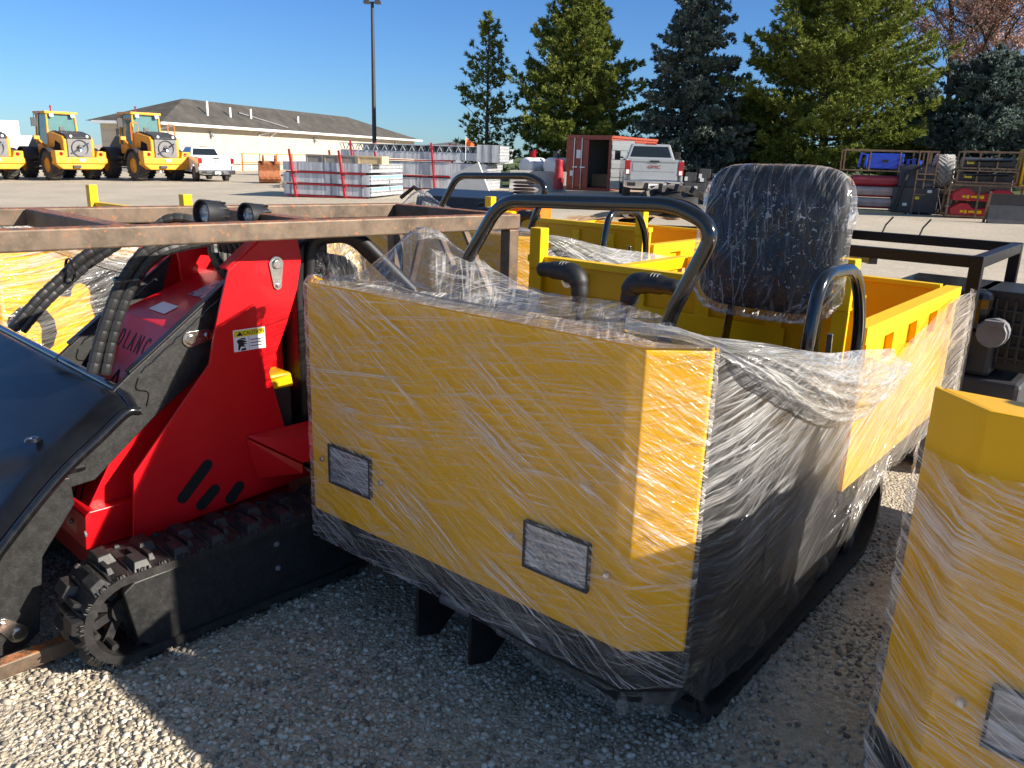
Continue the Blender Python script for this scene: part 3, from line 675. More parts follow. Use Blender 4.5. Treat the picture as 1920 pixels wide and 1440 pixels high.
# ================================================================ red stand-on track loader
R_ANG = R_(47-90)
_m = G((222,1282)); 
RF = Frame((_m[0]-.03*math.cos(R_ANG), _m[1]-.03*math.sin(R_ANG)), R_ANG)
def make_loader():
    root = empty('mini_track_loader', (RF.o[0], RF.o[1], 0), R_ANG,
        'red and black stand-on mini track loader with raised bucket, hoses and a CAUTION sticker', 'mini loader')
    RED, K = MT['red'], MT['black']
    X = lambda q, x: RF.X(q, x)
    # -- tracks with blocky tread
    for x1 in (0.0, -1.07):
        x0 = x1-.235
        lp = stadium(-.075, 1.13, .035, .35, 14); tr = MB(); belt(tr, lp, x0, x1, .028)
        o = tr.build('track', MT['rubber'], root, smooth=True, angle=30)
        lg = MB()
        for i, (p, t) in enumerate(along(lp, .068)):
            nr = Vector((t.y, -t.x)); M = Matrix((Vector((1,0,0)), Vector((0,t.x,t.y)), Vector((0,nr.x,nr.y)))).transposed()
            def blk(xc, sh, w, l, hgt):
                c = p+nr*(hgt/2-.001)+t*sh; b = len(lg.v)
                lg.obox((x0+xc, c.x, c.y), (w, l, hgt), M)
                # taper the top of the block
                cc = Vector((x0+xc, (p+t*sh).x, (p+t*sh).y))
                for k in range(b+4, b+8):
                    v = Vector(lg.v[k]); m_ = cc+Vector((0, nr.x, nr.y))*hgt; lg.v[k] = tuple(m_+(v-m_)*.68)
            if i % 2 == 0: blk(.058, .0, .105, .060, .030); blk(.135, .016, .09, .022, .020)
            else: blk(.177, .0, .105, .060, .030); blk(.100, -.016, .09, .022, .020)
            blk(.118, .032, .20, .012, .008)
            blk(.009, .0, .018, .022, .010); blk(.226, .0, .018, .022, .010)
            for q in range(3): blk(.232, -.016+.016*q, .010, .006, .014)
        lg.build('tread_block', MT['rubber'], o, bevel=.0025, label='moulded tread blocks of the rubber track')
        tf = MB(); tf.prism([(.14,.055),(.095,.09),(.062,.285),(.10,.312),(1.02,.345),(1.05,.10),(1.02,.055)], x1-.045, x1-.015)
        tf.prism([(.07,.292),(.10,.3125),(1.02,.3455),(1.02,.335),(.14,.30)], x1-.15, x1-.05)
        o2 = tf.build('track_frame', MT['black_matt'], root, bevel=.012)
        for y, z in ((.62,.17),(.62,.27),(.9,.2)): MB().lathe([(0,.006),(.008,.006),(.011,0)], (x1-.014,y,z), 'x', 8).build('bolt', MT['midgrey'], o2)
        sp = MB(); r = .125
        sp.lathe([(0,x0+.03),(r*.35,x0+.03),(r*.4,x0+.05),(r*.4,x1-.10),(r*.35,x1-.08),(0,x1-.08)], (0,.085,.19))
        for k in range(9):
            a = 2*math.pi*k/9; ca, sa = math.cos(a), math.sin(a)
            sp.beam((x1-.11,.085+ca*.04,.19+sa*.04),(x1-.11,.085+ca*r,.19+sa*r), .03, .02, (1,0,0))
            sp.cyl((x0+.05,.085+ca*r*.93,.19+sa*r*.93),(x1-.04,.085+ca*r*.93,.19+sa*r*.93), .012, 8)
        sp.build('sprocket', MT['rubber'], root, smooth=True)
        for k in range(4): MB().lathe([(0,x0+.04),(.055,x0+.04),(.06,x0+.06),(.06,x1-.06),(.055,x1-.04),(0,x1-.04)], (0,.33+.2*k,.095)).build('roller', MT['midgrey'], root, smooth=True)
    # -- tall side panels
    pts = [(250,1010),(251,890),(393,683),(403,620),(428,508),(485,453),(557,441),(565,485),(557,543),(537,610),(505,698),(534,800),(540,818),(563,868),(583,874)]
    poly = [(X(q,-.27).y, X(q,-.27).z) for q in pts]
    poly[0] = (poly[0][0], .33); poly[-1] = (poly[-1][0], .385)
    cut = []
    def slot(q0, q1, w):
        a, b = X(q0,-.27), X(q1,-.27); a = Vector((a.y,a.z)); b = Vector((b.y,b.z)); d = (b-a).normalized(); n_ = Vector((-d.y,d.x))*w; out = []
        for k in range(9): t = -math.pi/2+math.pi*k/8; out.append(b+d*math.sin(t+math.pi/2)*0+ (d*math.cos(t)*w+ n_*math.sin(t)))
        for k in range(9): t = math.pi/2+math.pi*k/8; out.append(a+(d*math.cos(t)*w+n_*math.sin(t)))
        return out
    slots = [slot((343,933),(388,872),.022), slot((378,946),(402,918),.022), slot((432,934),(448,912),.022)]
    for xx in (-.27, -1.05):
        p = MB(); p.prism(poly, xx-.012, xx)
        o = p.build('side_panel', RED, root, bevel=.002)
        if xx == -.27:
            fl = MB(); tp = [poly[4], poly[5], poly[6]]
            for a, b in zip(tp, tp[1:]): fl.beam((xx-.03,a[0]-.003,a[1]+.006),(xx-.03,b[0]-.003,b[1]+.006), .055, .010)
            fl.build('panel_flange', RED, o)
            s = MB()
            for sl in slots: s.prism([(v.x,v.y) for v in sl], xx+.0012, xx+.0025)
            s.build('slot', MT['void'], o, label='row of slanted slots cut in the panel')
    # folded step / fender on the near panel
    fd = MB(); fd.add([(-.269,.672,.62),(-.269,.95,.39),(-.02,1.02,.40),(-.05,.86,.50)],[(0,1,2,3)]); 
    a0, a1, a2 = X((467,818),-.269), X((563,868),-.17), X((600,820),-.17)
    fd = MB(); fd.add([(-.269,.66,.62),(-.15,.83,.50),(-.10,1.10,.53),(-.269,1.0,.62)],[(0,1,2,3)]); fd.add([(-.269,.66,.615),(-.15,.83,.495),(-.15,.83,.46),(-.269,.70,.44)],[(0,3,2,1)])
    o = fd.build('fender', RED, root); md = o.modifiers.new('thick','SOLIDIFY'); md.thickness = .006
    # CAUTION sticker
    a, b, c, d = [X(q,-.2665) for q in ((437,617),(497,615),(497,655),(437,658))]
    y0, y1, z0, z1 = a.y, b.y, (c.z+d.z)/2, (a.z+b.z)/2
    s = MB(); s.prism([(y0,z0),(y1,z0),(y1,z1),(y0,z1)], -.2695, -.2685); st = s.build('caution_sticker', MT['sticker'], root, label='white and yellow sticker reading CAUTION')
    zm = z1-(z1-z0)*.33
    s = MB(); s.prism([(y0+.004,zm),(y1-.004,zm),(y1-.004,z1-.004),(y0+.004,z1-.004)], -.2683, -.2680); s.build('sticker_band', MT['stk_yellow'], st)
    Mt = basis((-.2678,(y0+y1)/2+.018,(zm+z1)/2-.002),(0,1,0),(0,0,1))
    text_obj('sticker_word','CAUTION',.020,MT['ink'],st,Mt,.0003)
    s = MB(); yc = y0+.026; s.prism([(yc-.013,zm+.004),(yc+.013,zm+.004),(yc,z1-.007)], -.2679, -.2676)
    yh = y0+.034; zh = (z0+zm)/2
    s.prism([(yh-.022,zh+.012),(yh-.012,zh+.02),(yh+.016,zh+.010),(yh+.02,zh+.005),(yh+.004,zh+.004),(yh+.022,zh-.002),(yh+.004,zh-.004),(yh+.016,zh-.012),(yh-.006,zh-.010),(yh-.012,zh-.024),(yh-.018,zh-.022),(yh-.016,zh)], -.2683, -.2679)
    s.prism([(yh-.008,zh+.022),(yh+.012,zh+.022),(yh+.016,zh+.014),(yh-.004,zh+.018)], -.2683, -.2679); s.prism([(yh-.006,zh-.026),(yh+.014,zh-.026),(yh+.014,zh-.016),(yh-.004,zh-.018)], -.2683, -.2679)
    for k in range(3): s.box((-.2683,y0+.068,zh+.01-.012*k),(-.2680,y1-.008,zh+.013-.012*k))
    s.box((-.2683,y0+.0615,z0+.003),(-.2680,y0+.0625,zm-.002))
    s.build('sticker_print', MT['ink'], st)
    # pivot pin near the panel top
    pn = X((517,495),-.268); pl = X((519,518),-.268)
    def keeper(o, p, q, r0, r1, axis_x, sgn=1):
        k = MB(); d = Vector((q[0]-p[0], q[1]-p[1])); L = d.length; d.normalize(); n_ = Vector((-d.y,d.x)); out = []
        for i in range(13): t = math.pi/2+math.pi*i/12; v = Vector(p)+(d*math.cos(t)*r0+n_*math.sin(t)*r0); out.append((v.x,v.y))
        for i in range(9): t = -math.pi/2+math.pi*i/8; v = Vector(q)+(d*math.cos(t)*r1+n_*math.sin(t)*r1); out.append((v.x,v.y))
        k.prism(out, axis_x, axis_x+.006)
        k.lathe([(0,.014),(r0*.55,.014),(r0*.62,.006)], (axis_x+.0005,p[0],p[1]), 'x', 18); k.lathe([(0,.013),(r1*.5,.013),(r1*.5,.006)], (axis_x+.0005,q[0],q[1]), 'x', 6)
        k.build('pivot_pin', MT['zinc'], o, smooth=True, bevel=.0012)
    keeper(root, (pn.y,pn.z), (pl.y,pl.z-.035), .030, .017, -.2688)
    # -- red central cowl: sloping face, top and cheeks
    cw = MB(); xr, xl = -.41, -.89
    prof = [(.10,.30),(.10,.42),(.47,1.045),(.66,1.115),(.92,1.21),(.92,.30)]
    cw.prism(prof, xl, xr); o = cw.build('cowl', RED, root, bevel=.004)
    bs = MB(); bs.prism([(.075,.305),(.085,.43),(.10,.445),(.30,.445),(.30,.305)], -.92, -.365); bs.build('cowl_base', RED, root, bevel=.004)
    sl = Vector((0,.37,.625)).normalized(); nrm = Vector((0,-sl.z,sl.y))
    f0 = Vector((0,.10,.42))
    def FPt(x, s, e=.0012): v = f0+sl*s+nrm*e; return Vector((x, v.y, v.z))
    cx = (xr+xl)/2
    text_obj('cowl_lettering', 'DLANC', .108, MT['ink'], o, basis(FPt(cx-.005,.625,.0012),(1,0,0),sl), .0008, sx=.50, space=1.75, label='black letters DLANC on the cowl')
    tri = MB()
    def line(a, b, w=.012): tri.beam(FPt(a[0],a[1],.001), FPt(b[0],b[1],.001), w, .002, nrm)
    for ox, oy, k in ((cx-.01,.30,1.),(cx+.05,.02,1.15)):
        P = [(ox-.10*k,oy),(ox,oy+.21*k),(ox+.10*k,oy)]
        line(P[0],P[1]); line(P[1],P[2]); line((ox-.05*k,oy+.0),(ox,oy+.11*k)); line((ox,oy+.11*k),(ox+.05*k,oy)); line(P[0],(ox-.05*k,oy)); line(P[2],(ox+.05*k,oy))
    tri.build('cutout_lines', MT['void'], o, label='triangular cut-out pattern')
    for xx in (-.36,-.50,-.66):
        MB().lathe([(0,-.006),(.010,-.006),(.012,0)], (xx,.079,.37), 'y', 8).build('bolt', MT['midgrey'], root)
    d1 = MB(); tS = Vector((0,.19,.070)).normalized(); tn = Vector((0,-tS.z,tS.y))
    def TPt(x, s): v = Vector((0,.47,1.045))+tS*s+tn*.0025; return Vector((x,v.y,v.z))
    d1.add([TPt(-.74,.06),TPt(-.60,.06),TPt(-.60,.125),TPt(-.74,.125)],[(0,1,2,3)]); d1.build('decal', MT['sticker'], o)
    tS2 = Vector((0,.30,.04)).normalized()
    d2 = MB(); d2.add([(-.68,.665,1.120),(-.46,.665,1.120),(-.46,.79,1.1657),(-.68,.79,1.1657)],[(0,1,2,3)]); d2.build('decal', MT['decal'], o)
    # red manifold and control tower behind the cowl
    bt = MB(); bt.prism([(.93,.5),(.93,1.30),(.98,1.36),(1.08,1.34),(1.08,.5)], -.95, -.30); bt.build('control_tower', MT['black'], root, bevel=.008)
    rp = MB(); rp.prism([(.74,1.08),(.72,1.36),(.92,1.37),(.92,1.08)], -.90, -.885); rp.build('tower_bracket', RED, root, bevel=.003)
    # -- lift arms
    up = [X(q,-.36) for q in ((428,520),(410,640),(390,690),(300,760),(205,870),(112,918),(150,820),(238,712))]
    arm = [(v.y,v.z) for v in up]
    arm = [(.72,1.24),(.64,1.02),(.57,.89),(.35,.74),(.13,.56),(.0,.55),(.02,.64),(.14,.80),(.28,.915)]
    low = [(.045,.60),(.05,.50),(-.07,.34),(-.09,.20),(-.11,.07),(-.16,.035),(-.24,.03),(-.27,.07),(-.24,.20),(-.20,.36),(-.10,.52),(-.02,.60)]
    for xx in (-.36, -.93):
        a = MB(); a.prism(arm, xx-.025, xx); o = a.build('lift_arm', MT['black_matt'], root, bevel=.004)
        # raised rolled edge and weld
        e = MB(); e.beam((xx-.013,.72,1.246),(xx-.013,.28,.922), .036, .012); e.build('arm_rail', MT['black'], o, bevel=.004)
        w = MB(); w.tube([(xx+.001, .64-.02*k+.003*math.sin(k*2.), 1.155-.0148*k+.002*math.sin(k*3.)) for k in range(17)], .0028, 6)
        w.tube(spline([(xx+.001,.31,.90),(xx+.001,.30,.86),(xx+.001,.34,.84),(xx+.001,.33,.79)],5), .0028, 6); w.build('weld_seam', MT['black_gloss'], o, smooth=True)
        l = MB(); l.prism(low, xx-.005, xx+.02); o2 = l.build('bucket_link', MT['black_matt'], root, bevel=.004)
        if xx == -.36:
            keeper(o, (.51,1.012), (.575,1.02), .030, .022, xx+.0005)
            keeper(o2, (-.175,.095), (-.215,.145), .032, .022, xx+.0205)
            t2 = MB(); t2.box((xx-.05,.0,.61),(xx+.012,.10,.622)); t2.build('edge_trim', MT['black_gloss'], o2)
    # -- bucket: curved shell with a rolled rim
    prof = spline([Vector((.245,.86)).to_3d(), Vector((.20,.862)).to_3d(), Vector((.115,.80)).to_3d(), Vector((-.03,.69)).to_3d(), Vector((-.20,.52)).to_3d(), Vector((-.34,.36)).to_3d(), Vector((-.42,.20)).to_3d()], 6)
    xb0, xb1 = -1.85, -.262
    bk = MB(); n = len(prof)
    prof_in = [Vector((p.x+.012, p.y-.016, 0)) for p in prof]
    def bend(x, p):   # right corner rolls down
        k = max(0, (x-(xb1-.10))/.10); return Vector((x, p.x+.02*k*k, p.y-.05*k*k))
    xs = [xb0, -1.0, -.8, -.6, -.45]+[xb1-.10+.10*k/8 for k in range(9)]
    vs = [bend(x,p) for x in xs for p in prof]+[bend(x,p) for x in xs for p in prof_in]; N_ = len(xs)*n; fs = []
    for i in range(len(xs)-1):
        for j in range(n-1):
            fs += [(i*n+j, i*n+j+1, (i+1)*n+j+1, (i+1)*n+j), (N_+i*n+j+1, N_+i*n+j, N_+(i+1)*n+j, N_+(i+1)*n+j+1)]
    bk.add(vs, fs); o = bk.build('bucket', MT['bucket'], root, smooth=True, angle=50)
    rm = MB(); rm.tube([bend(xb1,p) for p in prof], .016, 10); rm.build('bucket_rim', MT['black_gloss'], o, smooth=True)
    rm = MB(); rm.tube([(xb0,.245,.865),(-.6,.245,.865),(xb1-.12,.245,.865),(xb1-.04,.247,.850),(xb1,.25,.81)], .017, 10); rm.build('bucket_rim', MT['black_gloss'], o, smooth=True)
    sd = MB(); sd.prism([(.24,.80)]+[(p.x+.01,p.y-.055) for p in prof[3:]]+[(-.30,.12),(-.02,.10),(.20,.45)], xb0, xb0+.02)
    sd.build('bucket_side', MT['black'], o)
    v = X((92,803),-.40); MB().lathe([(0,.004),(.008,.004),(.010,.010),(.020,.010),(.026,0)], (-.46,-.02,.715), 'z', 16).build('bucket_plug', MT['black_gloss'], o, smooth=True)
    # -- hoses with spiral wrap
    def hose(pts, r=.019, n=14):
        c = spline(pts, n); rr = []
        P = [c[0]]; 
        for p in c[1:]: P.append(p)
        # resample so that the wrap's ridges are even
        tot = sum((P[i+1]-P[i]).length for i in range(len(P)-1)); k = max(8, int(tot/.008)); Q = []; acc = 0; i = 0
        for j in range(k+1):
            t = tot*j/k
            while i < len(P)-2 and acc+(P[i+1]-P[i]).length < t: acc += (P[i+1]-P[i]).length; i += 1
            L = max(1e-6, (P[i+1]-P[i]).length); Q.append(P[i].lerp(P[i+1], min(1,(t-acc)/L)))
        rr = [r*(1 if (j%5) else .90) for j in range(len(Q))]
        MB().tube(Q, rr, 10).build('hose', MT['hose'], root, smooth=True, angle=18)
    for dx_ in (0, .042):
        hose([X((22+dx_*420,618+dx_*60),-1.12), X((70+dx_*370,562+dx_*110),-1.11), X((115+dx_*330,520+dx_*160),-1.10), X((170+dx_*330,472+dx_*260),-1.06), (-.98+dx_,.72,1.40), (-.90+dx_,.90,1.36)], .020)
        hose([X((172+dx_*560,700+dx_*30),-.50), X((196+dx_*480,610+dx_*40),-.49), X((234+dx_*460,520+dx_*130),-.47), X((300+dx_*300,458+dx_*260),-.44), (-.46+dx_*.5,.80,1.36), (-.46+dx_*.5,.90,1.30)], .021)
    for px_, py_ in (((128,500)),((246,530))):
        pass
    for q_, x_, a_ in (((128,505),-1.095,'y'),((236,522),-.46,'z')):
        v = X(q_,x_); ct = MB(); ct.lathe([(.047,-.006),(.050,0),(.047,.006)], (v.x+.02,v.y,v.z), a_, 14); ct.build('cable_tie', MT['black_gloss'], root)
    for k in range(5):
        x = -.74+.055*k; y = .85
        ft = MB(); ft.lathe([(0,1.17),(.019,1.17),(.019,1.20),(.013,1.205),(.013,1.235),(.020,1.24),(.020,1.275),(.014,1.28),(0,1.28)], (x,y+.0,0), 'z', 8); ft.build('hose_fitting', MT['zinc'], root)
        hose([(x,y,1.275),(x-.005,y-.015,1.315),(x-.03,y-.02,1.352),(x-.08,y+.0,1.385),(x-.14,y+.10,1.38),(x-.10,y+.2,1.30)], .016, 8)
    for k in range(4):
        hose([(-.42+.03*k,.90,1.16),(-.41+.03*k,.86,1.28),(-.39+.03*k,.86,1.37),(-.38+.03*k,.96,1.38)], .0145, 8)
    hose([(-.42,.70,1.22),(-.43,.66,1.31),(-.47,.70,1.40),(-.52,.84,1.40)], .020)
    # -- work lights on the tower
    for q in ((372,401),(455,406)):
        v = X(q, -.50)
        wl = MB(); b_ = v+Vector((0,.05,0)); d = Vector((.15,-1,.05)).normalized()
        M = Vector((0,0,1)).rotation_difference(d).to_matrix()
        L = MB(); L.lathe([(0,-.05),(.024,-.05),(.030,-.04),(.038,-.02),(.042,.02),(.042,.035),(.037,.035),(.034,.022),(0,.020)], (0,0,0), 'z', 20)
        for kk in range(10):
            a = 2*math.pi*kk/10; L.obox((.036*math.cos(a),.036*math.sin(a),-.015),(.006,.006,.05), Matrix.Rotation(a,3,'Z'))
        L.v = [tuple(M@(Vector(p)*1.25)+b_) for p in L.v]; o = L.build('work_light', MT['black_plastic'], root, smooth=True)
        g = MB(); g.lathe([(0,.0215),(.033,.0215)], (0,0,0), 'z', 16); g.v = [tuple(M@(Vector(p)*1.25)+b_) for p in g.v]; g.build('light_lens', MT['lens'], o)
        s = MB(); s.beam(b_+Vector((0,0,-.03)), (b_.x+.05,.95,1.33), .025, .012); s.build('light_bracket', MT['black_plastic'], o)
    # -- operator's platform at the back, padded and bagged
    pd = MB(); pd.prism([(1.02,.45),(1.02,1.22),(1.12,1.30),(1.20,1.24),(1.20,.45)], -.66, -.24); pd.build('operator_pad', MT['seat'], root, bevel=.03, smooth=True)
    for q in (0,1): MB().tube(fillet([(-.36+.06*q,.98,1.10),(-.34+.05*q,1.0,1.36),(-.20+.05*q,1.12,1.38),(-.06+.03*q,1.30,1.16)], .06), .03-.006*q, 12).build('guard_bar', MT['black_plastic'], root, smooth=True)
    pt = MB(); pt.box((-.66,1.0,.36),(-.10,1.5,.385)); pt.box((-.95,1.10,.385),(-.93,1.4,.8)); pt.build('platform', MT['black_matt'], root, bevel=.005)
    bb = MB(); bb.prism([(.785,.56),(.785,.775),(.885,.775),(.885,.56)], -.46, -.300); bb.mi = 1; bb.prism([(.78,.7755),(.79,.835),(.885,.835),(.895,.7755)], -.465, -.295)
    bb.build('battery_box', [MT['black_plastic'], MT['yellow_bright']], root, bevel=.008, label='black box with a yellow lid')
    def bagg(s, t):
        a = 2*math.pi*s
        return (-.40+.30*math.cos(a)*(1-.3*t)+.03*fbm(s*9,t*5), 1.12+.16*math.sin(a)*(1-.2*t)+.02*fbm(s*8,t*5,3), .96+.42*t+.03*fbm(s*7,t*7,5))
    f = MB(); f.grid(bagg, 80, 30, 1.2, .5); f.build('plastic_bag', MT['film_seat'], root, smooth=True, angle=180, label='plastic bag round the operator pad')
    bl = MB(); bl.box((-.98,.14,.12),(-.30,1.2,.30)); bl.build('belly_frame', MT['dkred'], root, bevel=.006)
    return root
def decal_mat():
    m, nt = newmat('printed_decal'); tc = nd(nt, 'TexCoord'); n = nd(nt, 'TexNoise', {'Vector': (tc,'Object'), 'Scale': 35., 'Detail': 2.})
    r = ramp(nt, n, [(.42, (.30,.33,.38)), (.5, (.45,.48,.52)), (.58, (.10,.12,.16))], 'CONSTANT')
    b = nd(nt, 'BsdfPrincipled', {'Base Color': (r,0), 'Roughness': .25}); nd(nt, 'OutputMaterial', {'Surface': b}); return m
MT['decal'] = decal_mat()
loader = make_loader()

# ================================================================ rusty shipping frame round the loader
def make_frame():
    root = empty('rusty_crate', (RF.o[0], RF.o[1], 0), R_ANG, 'rusty square-tube shipping frame standing around the red mini loader', 'steel crate')
    T = MT['rust']; z = 1.417; w = .066
    def bar(a, b, nm='tube', ww=w, hh=w): m = MB(); m.beam(a, b, ww, hh); return m.build(nm, T, root, bevel=.006)
    N0, N1 = Vector((-.225,-.32,z)), Vector((-.035,1.90,z)); F0, F1 = Vector((-1.12,-.32,z)), Vector((-.80,1.86,z))
    n0, n1 = N0-Vector((.033,0,0)), N1-Vector((.033,0,0))
    def onN(t): return N0.lerp(N1,t)
    def onF(t): return F0.lerp(F1,t)
    bar(N0, N1, 'long_beam'); bar(F0, F1, 'long_beam')
    for t in (.0, .255, .555, .985):
        a, b = onF(t), onN(t); d = (b-a).normalized(); bar(a+d*.034, b-d*.034, 'cross_beam')
    for t in (.0, .985):
        for P in (onF(t), onN(t)): bar((P.x,P.y,z-.034),(P.x,P.y,.09), 'post', .06, .06)
    P = onF(.98); 
    bar((-.62,1.87,z-.035),(-.78,1.89,.98),'brace',.035,.02); bar((-.56,1.87,z-.035),(-.30,1.89,.98),'brace',.035,.02); bar((-.36,1.875,z-.035),(-.12,1.89,.98),'brace',.035,.02)
    bar((-.225,-.36,.055),(-.225,-.02,.055),'foot_rail',.05,.055); bar((-.235,-.02,.05),(-.20,1.9,.04),'foot_rail',.05,.05); bar((-1.10,-.36,.05),(-.82,1.9,.05),'foot_rail',.05,.05)
    bar((-1.08,-.30,.05),(-.26,-.30,.05),'foot_rail',.05,.05)
    return root
frame_obj = make_frame()
# ================================================================ ground
def ground_mat():
    m, nt = newmat('crushed_limestone'); tc = nd(nt, 'TexCoord'); P = (tc,'Object')
    warp = nd(nt, 'TexNoise', {'Vector': P, 'Scale': 30., 'Detail': 2.})
    v = nd(nt, 'TexVoronoi', {'Vector': P, 'Scale': 62.}); v2 = nd(nt, 'TexVoronoi', {'Vector': P, 'Scale': 150.})
    big = nd(nt, 'TexNoise', {'Vector': P, 'Scale': .35, 'Detail': 6., 'Roughness': .6}); med = nd(nt, 'TexNoise', {'Vector': P, 'Scale': 3.5, 'Detail': 6., 'Roughness': .7})
    sep = nd(nt, 'SeparateColor', {'Color': (v,'Color')})
    a = ramp(nt, (sep,0), [(0., (.40,.34,.255)), (.5, (.54,.47,.365)), (1., (.66,.59,.485))])
    mp = nd(nt, 'MapRange', {'Value': (big,0), 'From Min': .3, 'From Max': .7, 'To Min': .80, 'To Max': 1.12}); mq = nd(nt, 'MapRange', {'Value': (med,0), 'From Min': .3, 'From Max': .7, 'To Min': .82, 'To Max': 1.12})
    mm = nd(nt, 'Math', {0: (mp,0), 1: (mq,0)}, operation='MULTIPLY')
    col = nd(nt, 'VectorMath', {0: (a,0), 'Scale': (mm,0)}, operation='SCALE')
    dirt = ramp(nt, med, [(.46, 0.), (.60, .75)])
    cl = nd(nt, 'MixRGB', {'Fac': (dirt,0), 'Color1': (col,0), 'Color2': (.42,.355,.265,1)})
    h1 = nd(nt, 'MapRange', {'Value': (v,0), 'From Min': 0., 'From Max': .8, 'To Min': 1., 'To Max': 0.}); h2 = nd(nt, 'MapRange', {'Value': (v2,0), 'From Min': 0., 'From Max': .8, 'To Min': .35, 'To Max': 0.})
    hh = nd(nt, 'Math', {0: (h1,0), 1: (h2,0)}, operation='ADD')
    bp = nd(nt, 'Bump', {'Height': (hh,0), 'Strength': .8, 'Distance': .010})
    b = nd(nt, 'BsdfPrincipled', {'Base Color': (cl,0), 'Roughness': .9, 'Specular IOR Level': .25, 'Normal': bp}); nd(nt, 'OutputMaterial', {'Surface': b}); return m
def grass_mat():
    m, nt = newmat('grass'); tc = nd(nt, 'TexCoord'); n = nd(nt, 'TexNoise', {'Vector': (tc,'Object'), 'Scale': 2.5, 'Detail': 8., 'Roughness': .75})
    r = ramp(nt, n, [(.35, (.035,.055,.012)), (.6, (.085,.12,.025)), (.8, (.16,.15,.06))]); bp = nd(nt, 'Bump', {'Height': (n,0), 'Strength': 1., 'Distance': .2})
    b = nd(nt, 'BsdfPrincipled', {'Base Color': (r,0), 'Roughness': .9, 'Normal': bp}); nd(nt, 'OutputMaterial', {'Surface': b}); return m
MT['ground'] = ground_mat(); MT['grass'] = grass_mat()
def polar_grid(r0, r1, a0, a1, nr, na, name, mat, zoff):
    vs = []; rs = [r0*(r1/r0)**(i/nr) for i in range(nr+1)]
    for r in rs:
        for j in range(na+1):
            a = a0+(a1-a0)*j/na; x, y = r*math.sin(a), r*math.cos(a); vs.append((x, y, gz(x,y)+zoff))
    fs = [(i*(na+1)+j, (i+1)*(na+1)+j, (i+1)*(na+1)+j+1, i*(na+1)+j+1) for i in range(nr) for j in range(na)]
    m = MB(); m.add(vs, fs); o = m.build(name, mat, None, smooth=True, angle=180); return o
g = polar_grid(.05, 900, -math.pi, math.pi, 70, 120, 'ground', MT['ground'], 0); g['kind'] = 'structure'
gs = polar_grid(41.5, 800, R_(-3), R_(60), 24, 60, 'grass', MT['grass'], .03); gs['kind'] = 'structure'

def stones_mat():
    m, nt = newmat('limestone_chips'); tc = nd(nt, 'TexCoord'); gi = nd(nt, 'NewGeometry')
    r = ramp(nt, (gi,'Random Per Island'), [(0., (.15,.13,.11)), (.14, (.31,.265,.20)), (.5, (.45,.39,.305)), (.8, (.55,.49,.395)), (1., (.66,.605,.51))])
    n = nd(nt, 'TexNoise', {'Vector': (tc,'Object'), 'Scale': 120., 'Detail': 4.}); mr = nd(nt, 'MapRange', {'Value': (n,0), 'To Min': .82, 'To Max': 1.15})
    c = nd(nt, 'VectorMath', {0: (r,0), 'Scale': (mr,0)}, operation='SCALE'); bp = nd(nt, 'Bump', {'Height': (n,0), 'Strength': .4, 'Distance': .002})
    b = nd(nt, 'BsdfPrincipled', {'Base Color': (c,0), 'Roughness': .85, 'Specular IOR Level': .3, 'Normal': bp}); nd(nt, 'OutputMaterial', {'Surface': b}); return m
def scatter_stones():
    rng = np.random.default_rng(3)
    bm = bmesh.new(); bmesh.ops.create_icosphere(bm, subdivisions=1, radius=1); V = np.array([v.co[:] for v in bm.verts]); F = np.array([[v.index for v in f.verts] for f in bm.faces]); bm.free()
    N = 50000
    r = np.sqrt(rng.uniform(1.15**2, 4.2**2, N*2)); keep = rng.uniform(0, 1, N*2) < np.clip(1.5/r, 0, 1)**1.1; r = r[keep]
    a = rng.uniform(R_(-44), R_(44), len(r)); x, y = r*np.sin(a), r*np.cos(a)
    # patchy: fewer whole stones where fines cover the surface
    nz = np.array([mnoise.noise(Vector((px_*1.6, py_*1.6, 0))) for px_, py_ in zip(x, y)]); k = rng.uniform(0, 1, len(x)) < np.clip(.72+nz*1.5, .08, 1); x, y = x[k], y[k]; n = len(x)
    s = .0045+.0115*rng.beta(1.2, 3.6, n)
    S = np.stack([s*rng.uniform(.85,1.5,n), s*rng.uniform(.8,1.15,n), s*rng.uniform(.5,.85,n)], 1)
    th = rng.uniform(0, 6.283, n); tl = rng.normal(0, .3, n); t2 = rng.normal(0, .3, n)
    P = V[None]*(1+rng.uniform(-.24,.24,(n,len(V),1)))*S[:,None]
    c, s_ = np.cos(tl)[:,None], np.sin(tl)[:,None]; y1 = P[...,1]*c-P[...,2]*s_; z1 = P[...,1]*s_+P[...,2]*c
    c, s_ = np.cos(t2)[:,None], np.sin(t2)[:,None]; x1 = P[...,0]*c+z1*s_; z2 = -P[...,0]*s_+z1*c
    c, s_ = np.cos(th)[:,None], np.sin(th)[:,None]; x2 = x1*c-y1*s_; y2 = x1*s_+y1*c
    Q = np.stack([x2+x[:,None], y2+y[:,None], z2+(S[:,2]*rng.uniform(.1,.7,n))[:,None]], 2)
    Fa = (F[None]+(np.arange(n)*len(V))[:,None,None]).reshape(-1)
    o = raw('gravel', Q.reshape(-1,3), Fa, 3, stones_mat()); o['kind'] = 'stuff'; tag(o, 'loose pale limestone gravel covering the yard in the foreground', 'gravel')
scatter_stones()

